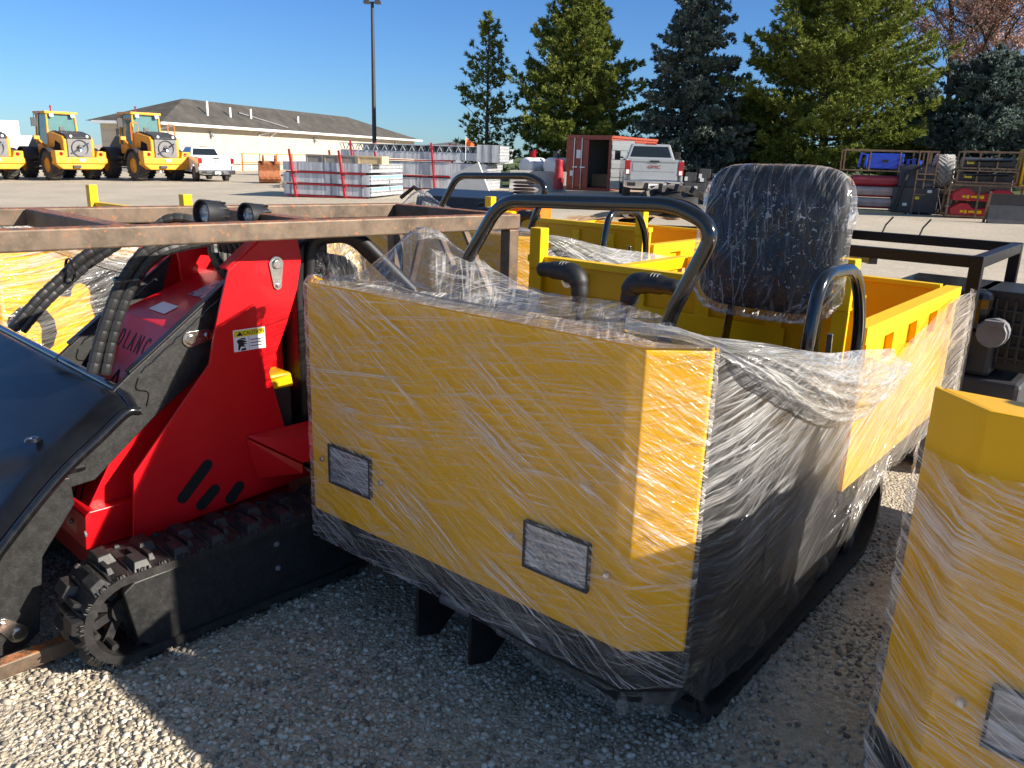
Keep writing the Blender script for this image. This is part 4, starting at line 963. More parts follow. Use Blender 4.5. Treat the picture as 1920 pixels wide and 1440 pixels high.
# ================================================================ background building
def roofmat():
    m, nt = newmat('weathered_shingles'); tc = nd(nt, 'TexCoord'); n = nd(nt, 'TexNoise', {'Vector': (tc,'Object'), 'Scale': .8, 'Detail': 8., 'Roughness': .75}); bk = nd(nt, 'TexNoise', {'Vector': (tc,'Object'), 'Scale': 6., 'Detail': 3.})
    r = ramp(nt, n, [(.35, (.058,.054,.050)), (.55, (.085,.080,.073)), (.75, (.125,.118,.105))]); b = nd(nt, 'BsdfPrincipled', {'Base Color': (r,0), 'Roughness': .95, 'Specular IOR Level': .1}); nd(nt, 'OutputMaterial', {'Surface': b}); return m
def brickmat():
    m, nt = newmat('cream_painted_brick'); tc = nd(nt, 'TexCoord'); mp = nd(nt, 'Mapping', {'Vector': (tc,'Object'), 'Rotation': (R_(90),0,0)})
    b_ = nd(nt, 'TexBrick', {'Vector': (mp,0), 'Color1': (.50,.44,.34,1), 'Color2': (.43,.375,.285,1), 'Mortar': (.45,.42,.35,1), 'Scale': 1., 'Mortar Size': .012, 'Brick Width': .42, 'Row Height': .2})
    b = nd(nt, 'BsdfPrincipled', {'Base Color': (b_,0), 'Roughness': .85}); nd(nt, 'OutputMaterial', {'Surface': b}); return m
MT['shingle'], MT['brick'] = roofmat(), brickmat()
def make_building():
    ez = 3.6
    A = G((300,224), ez) ; 
    # long eave runs from the near left corner to the far right corner
    A = np.array([*(CAMP+ray((302,229))*58)[:2]]); ez = float((CAMP+ray((302,229))*58)[2])
    d = ray((790,263)); t = (ez-CAM_H)/d[2]; B = (CAMP+d*t)[:2]
    L = float(np.linalg.norm(B-A)); ang = math.atan2(*(B-A)[::-1])
    root = empty('storage_building', (A[0],A[1],gz(A[0],A[1])), ang, 'long low cream brick building with dark grey hipped roof and white gutters', 'building')
    h = ez-gz(A[0],A[1]); W = 5.9
    w = MB(); w.box((.7,.7,-.5),(L-.7,W,h-.16)); w.build('wall', MT['brick'], root)
    r = MB(); ov = 0; rh = 2.05; hip = 7.0
    r.add([(0,0,h),(L,0,h),(L,W+.7,h),(0,W+.7,h),(hip,W/2+.3,h+rh),(L-15,W/2,h+rh)], [(0,1,5,4),(1,2,5),(2,3,4,5),(3,0,4),(0,3,2,1)]); ro = r.build('roof', MT['shingle'], root)
    g = MB(); g.box((-.12,-.15,h-.16),(L+.12,-.002,h+.03)); g.box((-.14,-.15,h-.16),(-.002,W,h+.03)); g.build('gutter', MT['white'], root)
    sf = MB(); sf.box((.002,.002,h-.17),(L-.002,W,h-.005)); sf.build('soffit', MT['offwhite'], root)
    # downpipes (pairs seen along the wall), lamps, garage door on the end
    def along_px(px_):
        d = ray((px_, 240)); AA = np.array([A[0],A[1]]); uu = (B-A)/L; M_ = np.array([[d[0],-uu[0]],[d[1],-uu[1]]]); t, s = np.linalg.solve(M_, AA); return s
    for px_ in (497, 520, 706, 308):
        s = along_px(px_); p = MB(); p.box((s-.06,.6,-.3),(s+.06,.698,h-.5)); p.beam((s,.64,h-.5),(s+ (1.2 if px_ != 520 else 0),.1,h-.2),.09,.09); p.build('downpipe', MT['white'], root)
    for px_ in (408, 600, 750): s = along_px(px_); p = MB(); p.box((s-.15,.55,h-.8),(s+.15,.698,h-.45)); p.prism([(.55,h-.8),(.4,h-.85),(.55,h-.62)], s-.12, s+.12); p.build('wall_lamp', MT['midgrey'], root)
    gd = MB(); gd.box((.655,1.7,-.3),(.698,4.3,h-.9)); o = gd.build('garage_door', MT['white'], root)
    for k in range(5): MB().box((.64,1.72,k*.5),(.653,4.28,k*.5+.46)).build('door_panel', MT['offwhite'], o)
    fr = MB(); fr.box((.63,1.5,-.3),(.699,1.69,h-.7)); fr.box((.63,4.31,-.3),(.699,4.5,h-.7)); fr.box((.63,1.5,h-.69),(.699,4.5,h-.5)); fr.build('door_frame', MT['grey'], root)
    for px_, hh in ((410,.75),(452,.45),(490,.5),(577,.3)):
        s = along_px(px_); sl = rh/(W/2); yv = 1.3; p = MB(); p.cyl((s+.5,yv,h+yv*sl-.3),(s+.5,yv,h+yv*sl+hh+.25),.10,10); p.build('roof_vent', MT['white'], ro, smooth=True)
    cn = MB(); cn.beam((along_px(545),.3,h+.3),(along_px(470)+1,W/2-1.2,h+rh-.75),.12,.10); cn.build('roof_cable', MT['midgrey'], ro)
    return root, A, B, ang
bld, bA, bB, bang = make_building()

# ================================================================ light pole
def make_pole():
    P = DY((702,268), 56); base = Vector((P.x, P.y, gz(P.x,P.y)))
    root = empty('light_pole', base, 0, 'tall slim dark yard light pole with two lamp heads on top', 'light pole'); H = (DY((698,6),56).z-base.z)
    MB().tube([(0,0,0),(0,0,H)], [.16,.10], 10).build('pole', MT['dkgrey'], root, smooth=True)
    MB().box((-.55,-.05,H),(.55,.05,H+.09)).build('cross_arm', MT['dkgrey'], root)
    for s in (-1,1): m = MB(); m.hull8([(s*.35-.2,-.3,H-.02),(s*.35+.2,-.3,H-.02),(s*.35+.2,.3,H-.02),(s*.35-.2,.3,H-.02)],[(s*.35-.12,-.2,H+.22),(s*.35+.12,-.2,H+.22),(s*.35+.12,.2,H+.22),(s*.35-.12,.2,H+.22)]); m.build('lamp_head', MT['dkgrey'], root)
    MB().box((-.3,-.3,-.2),(.3,.3,.5)).build('pole_base', MT['concrete'], root)
make_pole()

# ================================================================ vehicles
def wheel(parent, c, r, w, axis, rimc, tread=True, name='wheel', rr=.6):
    t = MB(); hw = w/2
    t.lathe([(r*rr,-hw*.85),(r*.86,-hw),(r*.97,-hw*.8),(r,-hw*.4),(r,hw*.4),(r*.97,hw*.8),(r*.86,hw),(r*rr,hw*.85)], c, axis, 30); o = t.build(name, MT['tyre'], parent, smooth=True)
    m = MB(); m.lathe([(r*rr,hw*.8),(r*rr*.92,hw*.55),(r*rr*.45,hw*.35),(r*rr*.3,hw*.6),(0,hw*.6)], c, axis, 24); m.lathe([(r*rr,-hw*.8),(r*rr*.92,-hw*.55),(r*rr*.45,-hw*.35),(r*rr*.3,-hw*.6),(0,-hw*.6)], c, axis, 24)
    m.build('rim', rimc, o, smooth=True)
    if tread:
        tr = MB(); k = 22
        for i in range(k):
            a = 2*math.pi*i/k
            for s in (-1,1):
                M = Matrix.Rotation(-a if axis == 'x' else a, 3, 'X')@Matrix.Rotation(s*.5, 3, 'Y') if axis == 'x' else Matrix.Identity(3)
                M = Matrix.Rotation(a, 3, 'X')@Matrix.Rotation(s*.45, 3, 'Z')
                tr.obox(Vector(c)+Matrix.Rotation(a,3,'X')@Vector((s*hw*.48, 0, r*1.005)), (hw*.95, r*.11, r*.06), M)
        tr.build('tread', MT['tyre'], o)
    return o

def make_wheel_loader():
    root = empty('wheel_loader', (0,0,0), 0, 'x', 'wheel loader', 'yellow wheel loaders parked by the building')
    Y, K = MT['ochre'], MT['dkgrey']
    # counterweight
    cw = MB(); cw.prism([(-1.2,.78),(-1.2,1.42),(-.78,1.42),(-.70,1.12),(.70,1.12),(.78,1.42),(1.2,1.42),(1.2,.78),(.9,.55),(-.9,.55)], 0.0, .55, 'y'); cw.prism([(-1.22,.82),(1.22,.82),(1.22,1.08),(-1.22,1.08)], -.06, -.001, 'y')
    o = cw.build('counterweight', Y, root, bevel=.05)
    for s in (-1,1): MB().lathe([(0,-.03),(.07,-.03),(.09,0)], (s*.93,-.005,1.27), 'y', 12).build('tail_lamp', MT['lampred'], o)
    MB().box((-.14,-.10,.93),(.14,-.062,1.05)).build('number_plate', MT['sticker'], o); MB().box((-.45,-.10,.62),(-.1,-.001,.74)).build('tow_hitch', K, o)
    # engine hood with grille
    hd = MB()
    for s in (-1,1): hd.prism([(.15,1.12),(.15,1.95),(.32,2.1),(1.5,2.28),(1.9,2.28),(1.9,1.1)], s*.72, s*.56)
    hd.build('engine_hood', Y, root, bevel=.05)
    tp = MB(); tp.prism([(.02,2.02),(.25,2.20),(.9,2.33),(1.5,2.36),(1.9,2.34),(1.9,2.0),(.3,1.9)], -.62, .62); tp.build('hood_top', K, root, bevel=.07)
    gr = MB(); gr.box((-.555,.10,1.125),(.555,.2,1.98)); o = gr.build('grille', MT['midgrey'], root, bevel=.02)
    fan = MB(); fan.lathe([(.36,.06),(.40,.05),(.40,.10)], (0,0,1.55), 'y', 24); fan.lathe([(.02,.07),(.15,.07),(.15,.10)], (0,0,1.55), 'y', 20); fan.build('fan_ring', K, o)
    em = MB(); em.beam((-.42,.06,1.30),(.42,.06,1.80),.03,.075,(0,0,1)); em.lathe([(.06,.05),(.13,.03),(.13,.09),(.06,.09)], (0,0,1.55), 'y', 20); em.build('emblem', MT['chrome'], o, label='diagonal bar and ring emblem on the grille')
    for s in (-1,1): MB().lathe([(0,-.02),(.06,-.02),(.07,.02)], (s*.38,.06,2.1), 'y', 10).build('hood_lamp', MT['white'], root)
    vn = MB(); 
    for s in (-1,1): vn.prism([(.45,1.2),(.55,1.75),(1.1,1.9),(1.3,1.3)], s*.7215, s*.73)
    vn.build('side_vent', MT['void'], root)
    # cab
    zc0, zc1 = 1.7, 3.14; x0, x1, y0, y1 = -.72, .72, 1.95, 3.35
    cf = MB()
    for (x, y, lean) in ((x0,y0,0),(x1,y0,0),(x0,y1,.15),(x1,y1,.15)): cf.beam((x,y-lean*0,zc0),(x*.93,y-lean,zc1),.09,.10)
    cf.box((x0-.06,y0-.12,zc1),(x1+.06,y1,zc1+.13)); cf.box((x0,y0,zc0-.45),(x1,y1,zc0)); cf.build('cab_frame', Y, root, bevel=.03)
    gl = MB(); gl.hull8([(x0+.05,y0+.03,zc0+.002),(x1-.05,y0+.03,zc0+.002),(x1-.05,y1-.05,zc0+.002),(x0+.05,y1-.05,zc0+.002)],[(x0*.93+.05,y0+.03,zc1-.002),(x1*.93-.05,y0+.03,zc1-.002),(x1*.93-.05,y1-.2,zc1-.002),(x0*.93+.05,y1-.2,zc1-.002)]); o = gl.build('cab_glass', MT['cabglass'], root)
    st = MB(); st.box((-.24,y0-.02,zc0+.1),(.24,y0+.02,zc0+.62)); st.box((-.12,y0-.02,zc0+.66),(.12,y0+.02,zc0+.86)); st.build('cab_seat', MT['grey'], root, bevel=.02)
    for x in (-.5,.5): MB().box((x-.09,y0-.2,zc1-.12),(x+.09,y0-.125,zc1+.02)).build('roof_lamp', MT['white'], root)
    bc = MB(); bc.cyl((-.3,2.3,zc1+.13),(-.3,2.3,zc1+.36),.03); bc.lathe([(0,.42),(.05,.4),(.05,.32),(0,.32)], (-.3,2.3,zc1+.0), 'z', 10); bc.build('beacon', MT['lampred'], root)
    mr = MB(); mr.tube([(-.72,2.5,zc1+.02),(-1.1,2.35,zc1-.05),(-1.12,2.35,zc1-.25)],.02,6); mr.box((-1.26,2.3,zc1-.62),(-1.0,2.37,zc1-.2)); mr.build('mirror', K, root)
    ar = MB(); ar.beam((-.75,2.2,1.55),(-1.25,1.85,1.95),.10,.08); ar.box((-1.4,1.78,1.92),(-1.15,1.9,2.08)); ar.build('side_lamp_arm', Y, root)
    # front frame, rear frame, wheels, mudguards
    f = MB(); f.box((-.5,.5,.5),(.5,3.2,1.12)); f.box((-.45,3.2,.6),(.45,5.4,1.5)); f.prism([(3.4,1.4),(3.6,2.1),(4.3,2.1),(5.6,1.2),(5.6,.9),(4.2,1.2)], -.55, .55); f.build('chassis', K, root, bevel=.03)
    for s in (-1,1):
        for y in (1.25, 4.2): wheel(root, (s*.93,y,.70), .70, .54, 'x', Y, rr=.52)
        for y in (1.25, 4.2):
            md = MB(); pts = [(y+.86*math.cos(a), .70+.86*math.sin(a)) for a in [R_(d_) for d_ in range(20,166,12)]]; inn = [(y+.80*math.cos(a), .70+.80*math.sin(a)) for a in [R_(d_) for d_ in range(164,19,-12)]]
            md.prism(pts+inn, s*.66, s*1.22); md.build('mudguard', K, root, smooth=True)
        ld = MB()
        for z in (.55,.8,1.05): ld.box((min(s*.9,s*1.15),2.3,z),(max(s*.9,s*1.15),2.8,z+.05))
        ld.build('step', K, root)
    return root
wl = make_wheel_loader()
def put_loader(o, q, ang, sc, label):
    P = GT(q); o.location = P; o.rotation_euler = (0,0,R_(ang)); o.scale = (sc,sc,sc); o['label'] = label; return o
put_loader(wl, (318,340), 50, 1.08, 'yellow wheel loader with red hand rails on its cab, nearest the white pickup')
wl2 = copy_tree(wl); put_loader(wl2, (158,339), 50, 1.08, 'yellow wheel loader with a clear greenish cab, middle of the row, no red rails')
wl3 = copy_tree(wl); put_loader(wl3, (0,339), 50, 1.08, 'yellow wheel loader cut off by the left edge of the photo')
for x0, y0 in ((-.95,1.6),(.9,1.5)):
    rl = MB(); rl.tube(fillet([(x0,y0,1.9),(x0,y0,2.75),(x0+.35,y0,2.75),(x0+.35,y0,1.9)],.1),.025,6)
    rl.build('hand_rail', MT['orange'], wl, label='red hand rail beside the hood')

def make_pickup(paint, label, name='pickup_truck'):
    root = empty(name, (0,0,0), 0, label, 'pickup truck', None)
    HW = 1.0; B = paint
    # lower body: bed sides with wheel arches, cab sides
    def arch(yc, r=.50): return [(yc+r*math.cos(a), .48+r*math.sin(a)*.92) for a in [R_(d_) for d_ in range(180,-1,-15)]]
    side = [(.06,.62),(.02,1.38),(2.05,1.40),(2.1,1.36),(4.6,1.36),(5.9,1.26),(5.95,.55)]
    side_low = [(5.4,.5)]+list(reversed(arch(4.75)))+[(1.9,.5)]+list(reversed(arch(1.25)))+[(.10,.62)]
    for s in (-1,1):
        b = MB(); b.prism(side+side_low, s*(HW-.10), s*HW); b.build('body_side', B, root, bevel=.03)
    f = MB(); f.box((-.895,.10,.62),(.895,2.0,.68)); f.box((-.895,1.96,.68),(.895,2.05,1.36)); f.box((-.895,2.06,.5),(.895,5.9,1.2)); f.box((-.895,4.6,1.2),(.895,5.8,1.29)); f.build('body', B, root, bevel=.02)
    # tailgate with pressed panels
    t = MB(); t.box((-.80,-.02,.70),(.80,.055,1.385)); t.box((-.80,-.045,1.30),(.80,-.021,1.39)); t.box((-.74,-.032,.98),(.74,-.0205,1.25)); t.box((-.80,-.038,.70),(.80,-.0205,.80)); o = t.build('tailgate', B, root, bevel=.012)
    MB().box((-.16,-.062,1.285),(.16,-.046,1.345)).build('handle', MT['ink'], o)
    e = text_obj('emblem', 'GMC', .15, MT['lampred'], o, basis((0,-.040,1.13),(1,0,0),(0,0,1)), .006, sx=1.35, label='red lettered emblem GMC')
    md = MB(); md.box((-.25,-.035,1.045),(.25,-.0325,1.052)); md.box((-.25,-.035,1.21),(.25,-.0325,1.217)); md.build('emblem_frame', MT['chrome'], o)
    # tail lamps, bumper, plate, exhaust
    for s in (-1,1):
        l = MB(); l.box((min(s*.815,s*1.004),-.035,.86),(max(s*.815,s*1.004),.10,1.33)); lo = l.build('tail_lamp', MT['lampred'], root, bevel=.02)
        MB().box((min(s*.85,s*.96),-.043,.88),(max(s*.85,s*.96),-.036,1.02)).build('reverse_lens', MT['white'], lo)
    bp = MB(); bp.prism([(-1.02,.44),(-1.02,.68),(1.02,.68),(1.02,.44),(.75,.40),(-.75,.40)], -.20, -.04, 'y'); bo = bp.build('bumper', MT['chrome'], root, bevel=.03)
    cs = MB(); cs.prism([(-.36,.40),(-.30,.60),(.30,.60),(.36,.40)], -.215, -.2005, 'y'); 
    for s in (-1,1): cs.box((min(s*.62,s*.9),-.212,.48),(max(s*.62,s*.9),-.2005,.60))
    cs.build('bumper_recess', MT['ink'], bo)
    pl = MB(); pl.box((-.17,-.225,.43),(.17,-.216,.58)); pl.build('number_plate', MT['sticker'], root); 
    ht = MB(); ht.box((-.05,-.32,.36),(.05,-.1,.43)); ht.lathe([(0,.50),(.03,.49),(.03,.44),(.02,.42)], (0,-.29,0), 'z', 10); ht.build('tow_ball', MT['chrome'], root); MB().cyl((.72,-.12,.34),(.72,.3,.34),.05,12).build('exhaust', MT['void'], root)
    # cab greenhouse
    c = MB(); c.hull8([(-.89,2.06,1.365),(.89,2.06,1.365),(.89,4.6,1.365),(-.89,4.6,1.365)],[(-.70,2.42,1.93),(.70,2.42,1.93),(.70,3.75,1.93),(-.70,3.75,1.93)]); c.build('cab', B, root, bevel=.04)
    def onrear(x, t, e=.006): # point on the sloping back of the cab
        y = 2.06+.36*t; z = 1.365+.565*t; n_ = Vector((0,-.565,.36)).normalized()*e; w_ = .89+(.70-.89)*t; return Vector((x*w_, y, z))+n_
    w = MB(); q = [onrear(-.88,.16),onrear(.88,.16),onrear(.86,.84),onrear(-.86,.84)]; qi = [p-Vector((0,-.565,.36)).normalized()*.02 for p in q]; w.hull8(qi, q); w.build('rear_window', MT['glass'], root, bevel=.004)
    for s in (-1,1):
        def onside(y, t, e=.006): x_ = .89+(.70-.89)*t; return Vector((s*(x_+e), y, 1.365+.565*t))
        w = MB(); q = [onside(2.3,.12),onside(4.3,.12),onside(3.72,.88),onside(2.5,.88)]; qi = [p-Vector((s*.02,0,0)) for p in q]; w.hull8(qi,q); w.build('side_window', MT['glass'], root)
        m = MB(); m.beam((s*.92,4.15,1.42),(s*1.10,4.12,1.44),.06,.06); m.box((min(s*1.05,s*1.27),4.05,1.32),(max(s*1.05,s*1.27),4.13,1.68)); m.build('mirror', MT['ink'], root, bevel=.02)
    MB().box((-.20,2.40,1.90),(.20,2.425,1.955)).build('brake_lamp', MT['lampred'], root)
    un = MB(); un.box((-.7,.3,.32),(.7,5.4,.5)); un.build('chassis', MT['void'], root)
    for s in (-1,1):
        for y in (1.25,4.75): wheel(root, (s*.86,y,.42), .42, .27, 'x', MT['midgrey'])
    return root
pk = make_pickup(MT['silver'], 'silver grey pickup truck seen from behind in front of the open red container')
P = GT((1222,376)); pk.location = P; pk.rotation_euler = (0,0,R_(-5)); pk.scale = (1.07,1.07,1.07)
pk2 = make_pickup(MT['whitecar'], 'white pickup truck parked at the building wall beside the wheel loaders')
P = GT((408,341)); pk2.location = P; pk2.rotation_euler = (0,0,R_(36)); pk2.scale = (.92,.92,.92)
for o in (pk, pk2): o['group'] = 'parked pickup trucks'
# ================================================================ metal bundles on red racks
def tilemat():
    m, nt = newmat('stacked_profile_ends'); tc = nd(nt, 'TexCoord'); mp = nd(nt, 'Mapping', {'Vector': (tc,'Object'), 'Rotation': (R_(90),0,R_(0))})
    b_ = nd(nt, 'TexBrick', {'Vector': (mp,0), 'Color1': (.70,.72,.75,1), 'Color2': (.52,.55,.58,1), 'Mortar': (.16,.17,.18,1), 'Scale': 1., 'Mortar Size': .02, 'Brick Width': .17, 'Row Height': .14}); b_.offset = 0
    n = nd(nt, 'TexNoise', {'Vector': (tc,'Object'), 'Scale': 14., 'Detail': 3.}); mr = nd(nt, 'MapRange', {'Value': (n,0), 'From Min': .35, 'From Max': .65, 'To Min': .5, 'To Max': 1.1}); c = nd(nt, 'VectorMath', {0: (b_,0), 'Scale': (mr,0)}, operation='SCALE')
    b = nd(nt, 'BsdfPrincipled', {'Base Color': (c,0), 'Roughness': .5, 'Metallic': .3}); nd(nt, 'OutputMaterial', {'Surface': b}); return m
def ribmat():
    m, nt = newmat('ribbed_galvanised_side'); tc = nd(nt, 'TexCoord'); s = nd(nt, 'SeparateXYZ', {'Vector': (tc,'Object')})
    n = nd(nt, 'TexNoise', {'Vector': (tc,'Object'), 'Scale': 1.6, 'Detail': 5.}); w = nd(nt, 'TexNoise', {'Scale': 1., 'Detail': 4.}); mp = nd(nt, 'Mapping', {'Vector': (tc,'Object'), 'Scale': (5.,5.,.4)}); nt.links.new(mp.outputs[0], w.inputs['Vector'])
    r = ramp(nt, w, [(.38, (.42,.44,.46)), (.5, (.62,.63,.64)), (.58, (.70,.71,.71)), (.66, (.34,.35,.37))])
    b = nd(nt, 'BsdfPrincipled', {'Base Color': (r,0), 'Roughness': .45, 'Metallic': .35}); nd(nt, 'OutputMaterial', {'Surface': b}); return m
MT['tile'], MT['rib'] = tilemat(), ribmat()
def bundle(root_frame, x0, x1, y0, y1, z0, z1, label, blue=True, truss=False, group='bundles of galvanised metal profiles'):
    loc, rz = root_frame; e = empty('metal_bundle', (loc.x,loc.y,loc.z), rz, label, 'metal bundle', group)
    m = MB(); m.box((x0,y0,z0),(x1,y1,z1)); m.build('profiles', MT['rib'], e)
    nE = int((y1-y0)/.15)
    k = t = MB(); t.box((x1,y0+.01,z0+.005),(x1+.05,y1-.01,z1-.005)); k2 = k
    for i in range(nE):
        ya = y0+.03+i*(y1-y0-.06)/nE
        k.mi = 1
        for zz in (.12,.55): k.box((x1+.0505,ya+.02,z0+(z1-z0)*zz),(x1+.062,ya+.10,z0+(z1-z0)*(zz+.30)))
        k.mi = 2
        if blue: k2.box((x1+.0505,ya+.015,z1-.10),(x1+.07,ya+.10,z1-.02))
    k.build('profile_ends', [MT['tile'], MT['galv'], MT['ltblue']], e)
    s = MB(); n = int((x1-x0)/.22)
    if truss:
        for i in range(n): xa = x0+.1+i*(x1-x0-.2)/n; s.beam((xa,y0-.02,z1+.02),(xa+.12*(1 if i%2 else -1),y0-.02,z1+.26),.05,.03); s.beam((xa,y0+.3,z1+.02),(xa+.1*(1 if i%2 else -1),y0+.3,z1+.26),.05,.03)
        s.box((x0,y0-.05,z1+.261),(x1,y1,z1+.30)); s.box((x0,y1-.3,z1+.002),(x1,y1-.1,z1+.26)); s.build('lattice', MT['galv'], e)
    else:
        for xa in (x0+.25, x0+.55*(x1-x0), x1-.35): MB().box((xa,y0-.012,z0),(xa+.07,y0-.001,z1)).build('side_strap', MT['galv_dark'], e)
    return e
def rack(frame, xs, y0, y1, zs, H, lean, label):
    loc, rz = frame; e = empty('stacking_rack', (loc.x,loc.y,loc.z), rz, label, 'rack', 'red steel stacking racks')
    for x in xs:
        for y in (y0-.06, y1+.06): m = MB(); m.beam((x,y,0),(x-lean,y,H),.075,.06); m.build('post', MT['dkred'] if False else MT['rackred'], e)
    for z in zs: m = MB(); [m.box((x-.06,y0-.1,z-.07),(x+.06,y1+.1,z-.005)) for x in xs]; m.box((xs[0]-.4,y0-.05,z-.065),(xs[-1]+.8,y0+.0,z-.015)); m.build('shelf_beam', MT['dkred'], e)
    return e
MT['rackred'] = pbr('rack_red_paint', (.42,.02,.03), .45, var=.12)
P = GT((532,369)); F1 = (P, R_(-14))
W = 3.5
rack(F1, (.55,2.55), 0, 3.1, (.12,.55,.98), 1.75, .22, 'red steel rack with leaning posts carrying the nearest galvanised bundles')
for i,(z0,z1,nm) in enumerate(((.13,.47,'lowest galvanised bundle of the near stack, on the ground rail'),(.56,.90,'middle galvanised bundle of the near stack, ends tagged light blue'),(.99,1.30,'topmost galvanised bundle of the near stack, crates lying on it'))):
    bundle(F1, .02, W, 0, 3.1, z0, z1, nm, blue=(i<2))
for k,(xa,xb,mt,lb) in enumerate(((.90,1.60,'wood_grey','grey wooden crate at the left end on the near metal stack'),(1.63,2.25,'wood_grey','grey wooden crate in the middle on the near metal stack'),(2.28,2.95,'wood_grey','grey wooden crate beside the pale new one on the near metal stack'),(2.98,3.95,'wood_new','pale yellow new wooden crate on the near metal stack'))):
    if 'wood_grey' not in MT: MT['wood_grey'] = pbr('weathered_wood', (.26,.235,.20), .85, var=.2); MT['wood_new'] = pbr('new_pine_wood', (.60,.44,.24), .8, var=.15)
    e = empty('wooden_crate', P, F1[1], lb, 'crate', 'wooden crates on the near metal stack')
    m = MB(); m.box((xa,.15,1.305),(xb,.75,1.58)); m.build('box', MT[mt], e); s = MB(); s.box((xa,.13,1.305),(xa+.06,.149,1.58)); s.box((xb-.06,.13,1.305),(xb,.149,1.58)); s.box((xa+.06,.13,1.53),(xb-.06,.149,1.58)); s.build('batten', MT[mt], e)
P2 = DY((640,345), 39); P2.z = gz(P2.x,P2.y); F2 = (P2, R_(-12))
rack(F2, (.7,4.6), 0, 3.0, (.12,.72,1.40), 2.15, .18, 'red steel rack farther back with two tall posts')
for z0,z1,nm,tr in ((.13,.60,'bottom galvanised bundle of the far stack',False),(.73,1.28,'middle galvanised bundle of the far stack, dark gaps above it',False),(1.41,1.75,'top galvanised bundle of the far stack with lattice girders on it',True)):
    bundle(F2, .0, 7.0, 0, 3.0, z0, z1, nm, blue=False, truss=tr)
bundle((DY((893,345),37.5), R_(-12)), .0, 1.0, 0, 1.9, .95, 1.70, 'short galvanised bundle with square profile ends at the right of the far stack', blue=False)
fl = empty('warning_flag', DY((873,285),30.8), 0, 'small orange flag on a stick above the far metal stack', 'flag')
MB().tube([(0,0,-.3),(0,0,.55)],.012,6).build('flag_stick', MT['galv'], fl); m = MB(); m.grid(lambda s,t: (.01+.30*s, .05*math.sin(s*7+t), .50-.30*t*(1-.75*s)-.22*s), 10, 8); m.uv=None; o = m.build('flag_cloth', MT['cloth_orange'], fl, smooth=True)
# leaning board, cardboard and loose things around the stacks
bd = MB(); M = Matrix.Rotation(R_(-20),3,'Z')@Matrix.Rotation(R_(-24),3,'Y'); bd.obox((0,0,.7),(.95,.07,1.2),M); bo = bd.build('leaning_panel', MT['offwhite'], None, bevel=.01); bo.location = DY((885,362),23); bo.location.z = gz(bo.location.x,bo.location.y); tag(bo, 'tilted off-white framed panel leaning behind the black ride-on machine', 'panel')
cb = MB(); cb.grid(lambda s,t: (1.7*s+.1*t, .9*t, .25+.22*math.sin(s*3.4+.4)+.05*fbm(s*5,t*5)), 24, 12); cb.uv=None; o = cb.build('cardboard_sheet', MT['cardboard'], None, smooth=False); o.location = DY((700,388),11.5); o.location.z = .55; o.rotation_euler = (0,0,R_(-18)); tag(o, 'crumpled brown cardboard sheet in front of the metal stacks', 'cardboard')
m = MB(); m.grid(lambda s,t: (2.3*s, 1.1*t, .06*fbm(s*5,t*4,1)+.10*math.sin(s*3.1)), 30, 14); m.uv=None; o = m.build('cardboard_sheet', MT['cardboard'], None); o.location = DY((1055,412),9.2); o.location.z = 1.0; o.rotation_euler = (0,0,R_(-8)); tag(o, 'flat brown cardboard sheet lying behind the yellow dumper bed', 'cardboard')
o2 = MB(); o2.box((0,0,-.85),(2.2,1.0,-.06)); o2.build('pallet_load', MT['cardboard'], o)
# rusty bucket and orange railing by the building
P = GT((508,344)); rb = empty('rusty_bucket', P, R_(20), 'rust-brown excavator bucket on the ground left of the metal stacks', 'bucket')
m = MB(); pr = [(0,.25),(.12,.05),(.5,0),(.9,.15),(1.1,.6),(.95,1.0),(.7,1.12),(.6,1.0),(.75,.62),(.6,.3)]; m.prism(pr, -.55,.55,'x'); m.build('shell', MT['rustdeep'], rb, bevel=.03)
for x in (-.3,.3): m = MB(); m.prism([(.55,.95),(.4,1.25),(.62,1.42),(.82,1.2),(.9,1.0)], x-.05,x+.05); m.build('ear', MT['rustdeep'], rb, bevel=.02)
for k in range(4): MB().beam((-.42+.28*k,.05,.2),(-.42+.28*k,-.18,.26),.1,.06).build('tooth', MT['rustdeep'], rb)
rw = empty('orange_railing', (bA[0],bA[1],gz(bA[0],bA[1])), bang, 'thin orange steel guard railing along the building wall', 'railing')
for k in range(9):
    MB().box((8+2.6*k,-1.2,0),(8.08+2.6*k,-1.12,1.5)).build('post', MT['orange'], rw)
for z in (.75,1.44): MB().box((8,-1.11,z),(28.9,-1.06,z+.06)).build('rail', MT['orange'], rw)
pa = empty('pallet', GT((525,352)), R_(8), 'stacked grey wooden pallet on the ground beside the rusty bucket', 'pallet')
for z in (0,.15): m = MB(); [m.box((0,.24*k,z+.09),(1.2,.24*k+.16,z+.115)) for k in range(5)]; [m.box((x,0,z),(x+.1,1.12,z+.089)) for x in (0,.55,1.1)]; m.build('deck', MT['wood_grey'], pa)
# white box trailers far left
for (q, w_, h_, lb, D) in (((-14,310),1.7,3.2,'white box trailer with its rear doors towards us at the left edge',52),((36,320),2.6,2.35,'low white trailer between the left loaders',60)):
    e = DY(q, D); e.z = gz(e.x,e.y); t = empty('box_trailer', e, R_(31), lb, 'trailer', 'white trailers behind the loaders')
    m = MB(); m.box((0,0,.95),(w_,9,.95+h_-.9)); m.build('box', MT['white'], t, bevel=.03); d_ = MB(); d_.box((.06,-.04,1.0),(w_/2-.02,-.002,h_-.05)); d_.box((w_/2+.02,-.04,1.0),(w_-.06,-.002,h_-.05)); d_.build('door', MT['offwhite'], t)
    for x in (.5,w_-.5): wheel(t,(x,1.2,.48),.48,.3,'x',MT['midgrey'],False)
    MB().box((.1,.3,.6),(w_-.1,8.6,.94)).build('chassis', MT['void'], t)
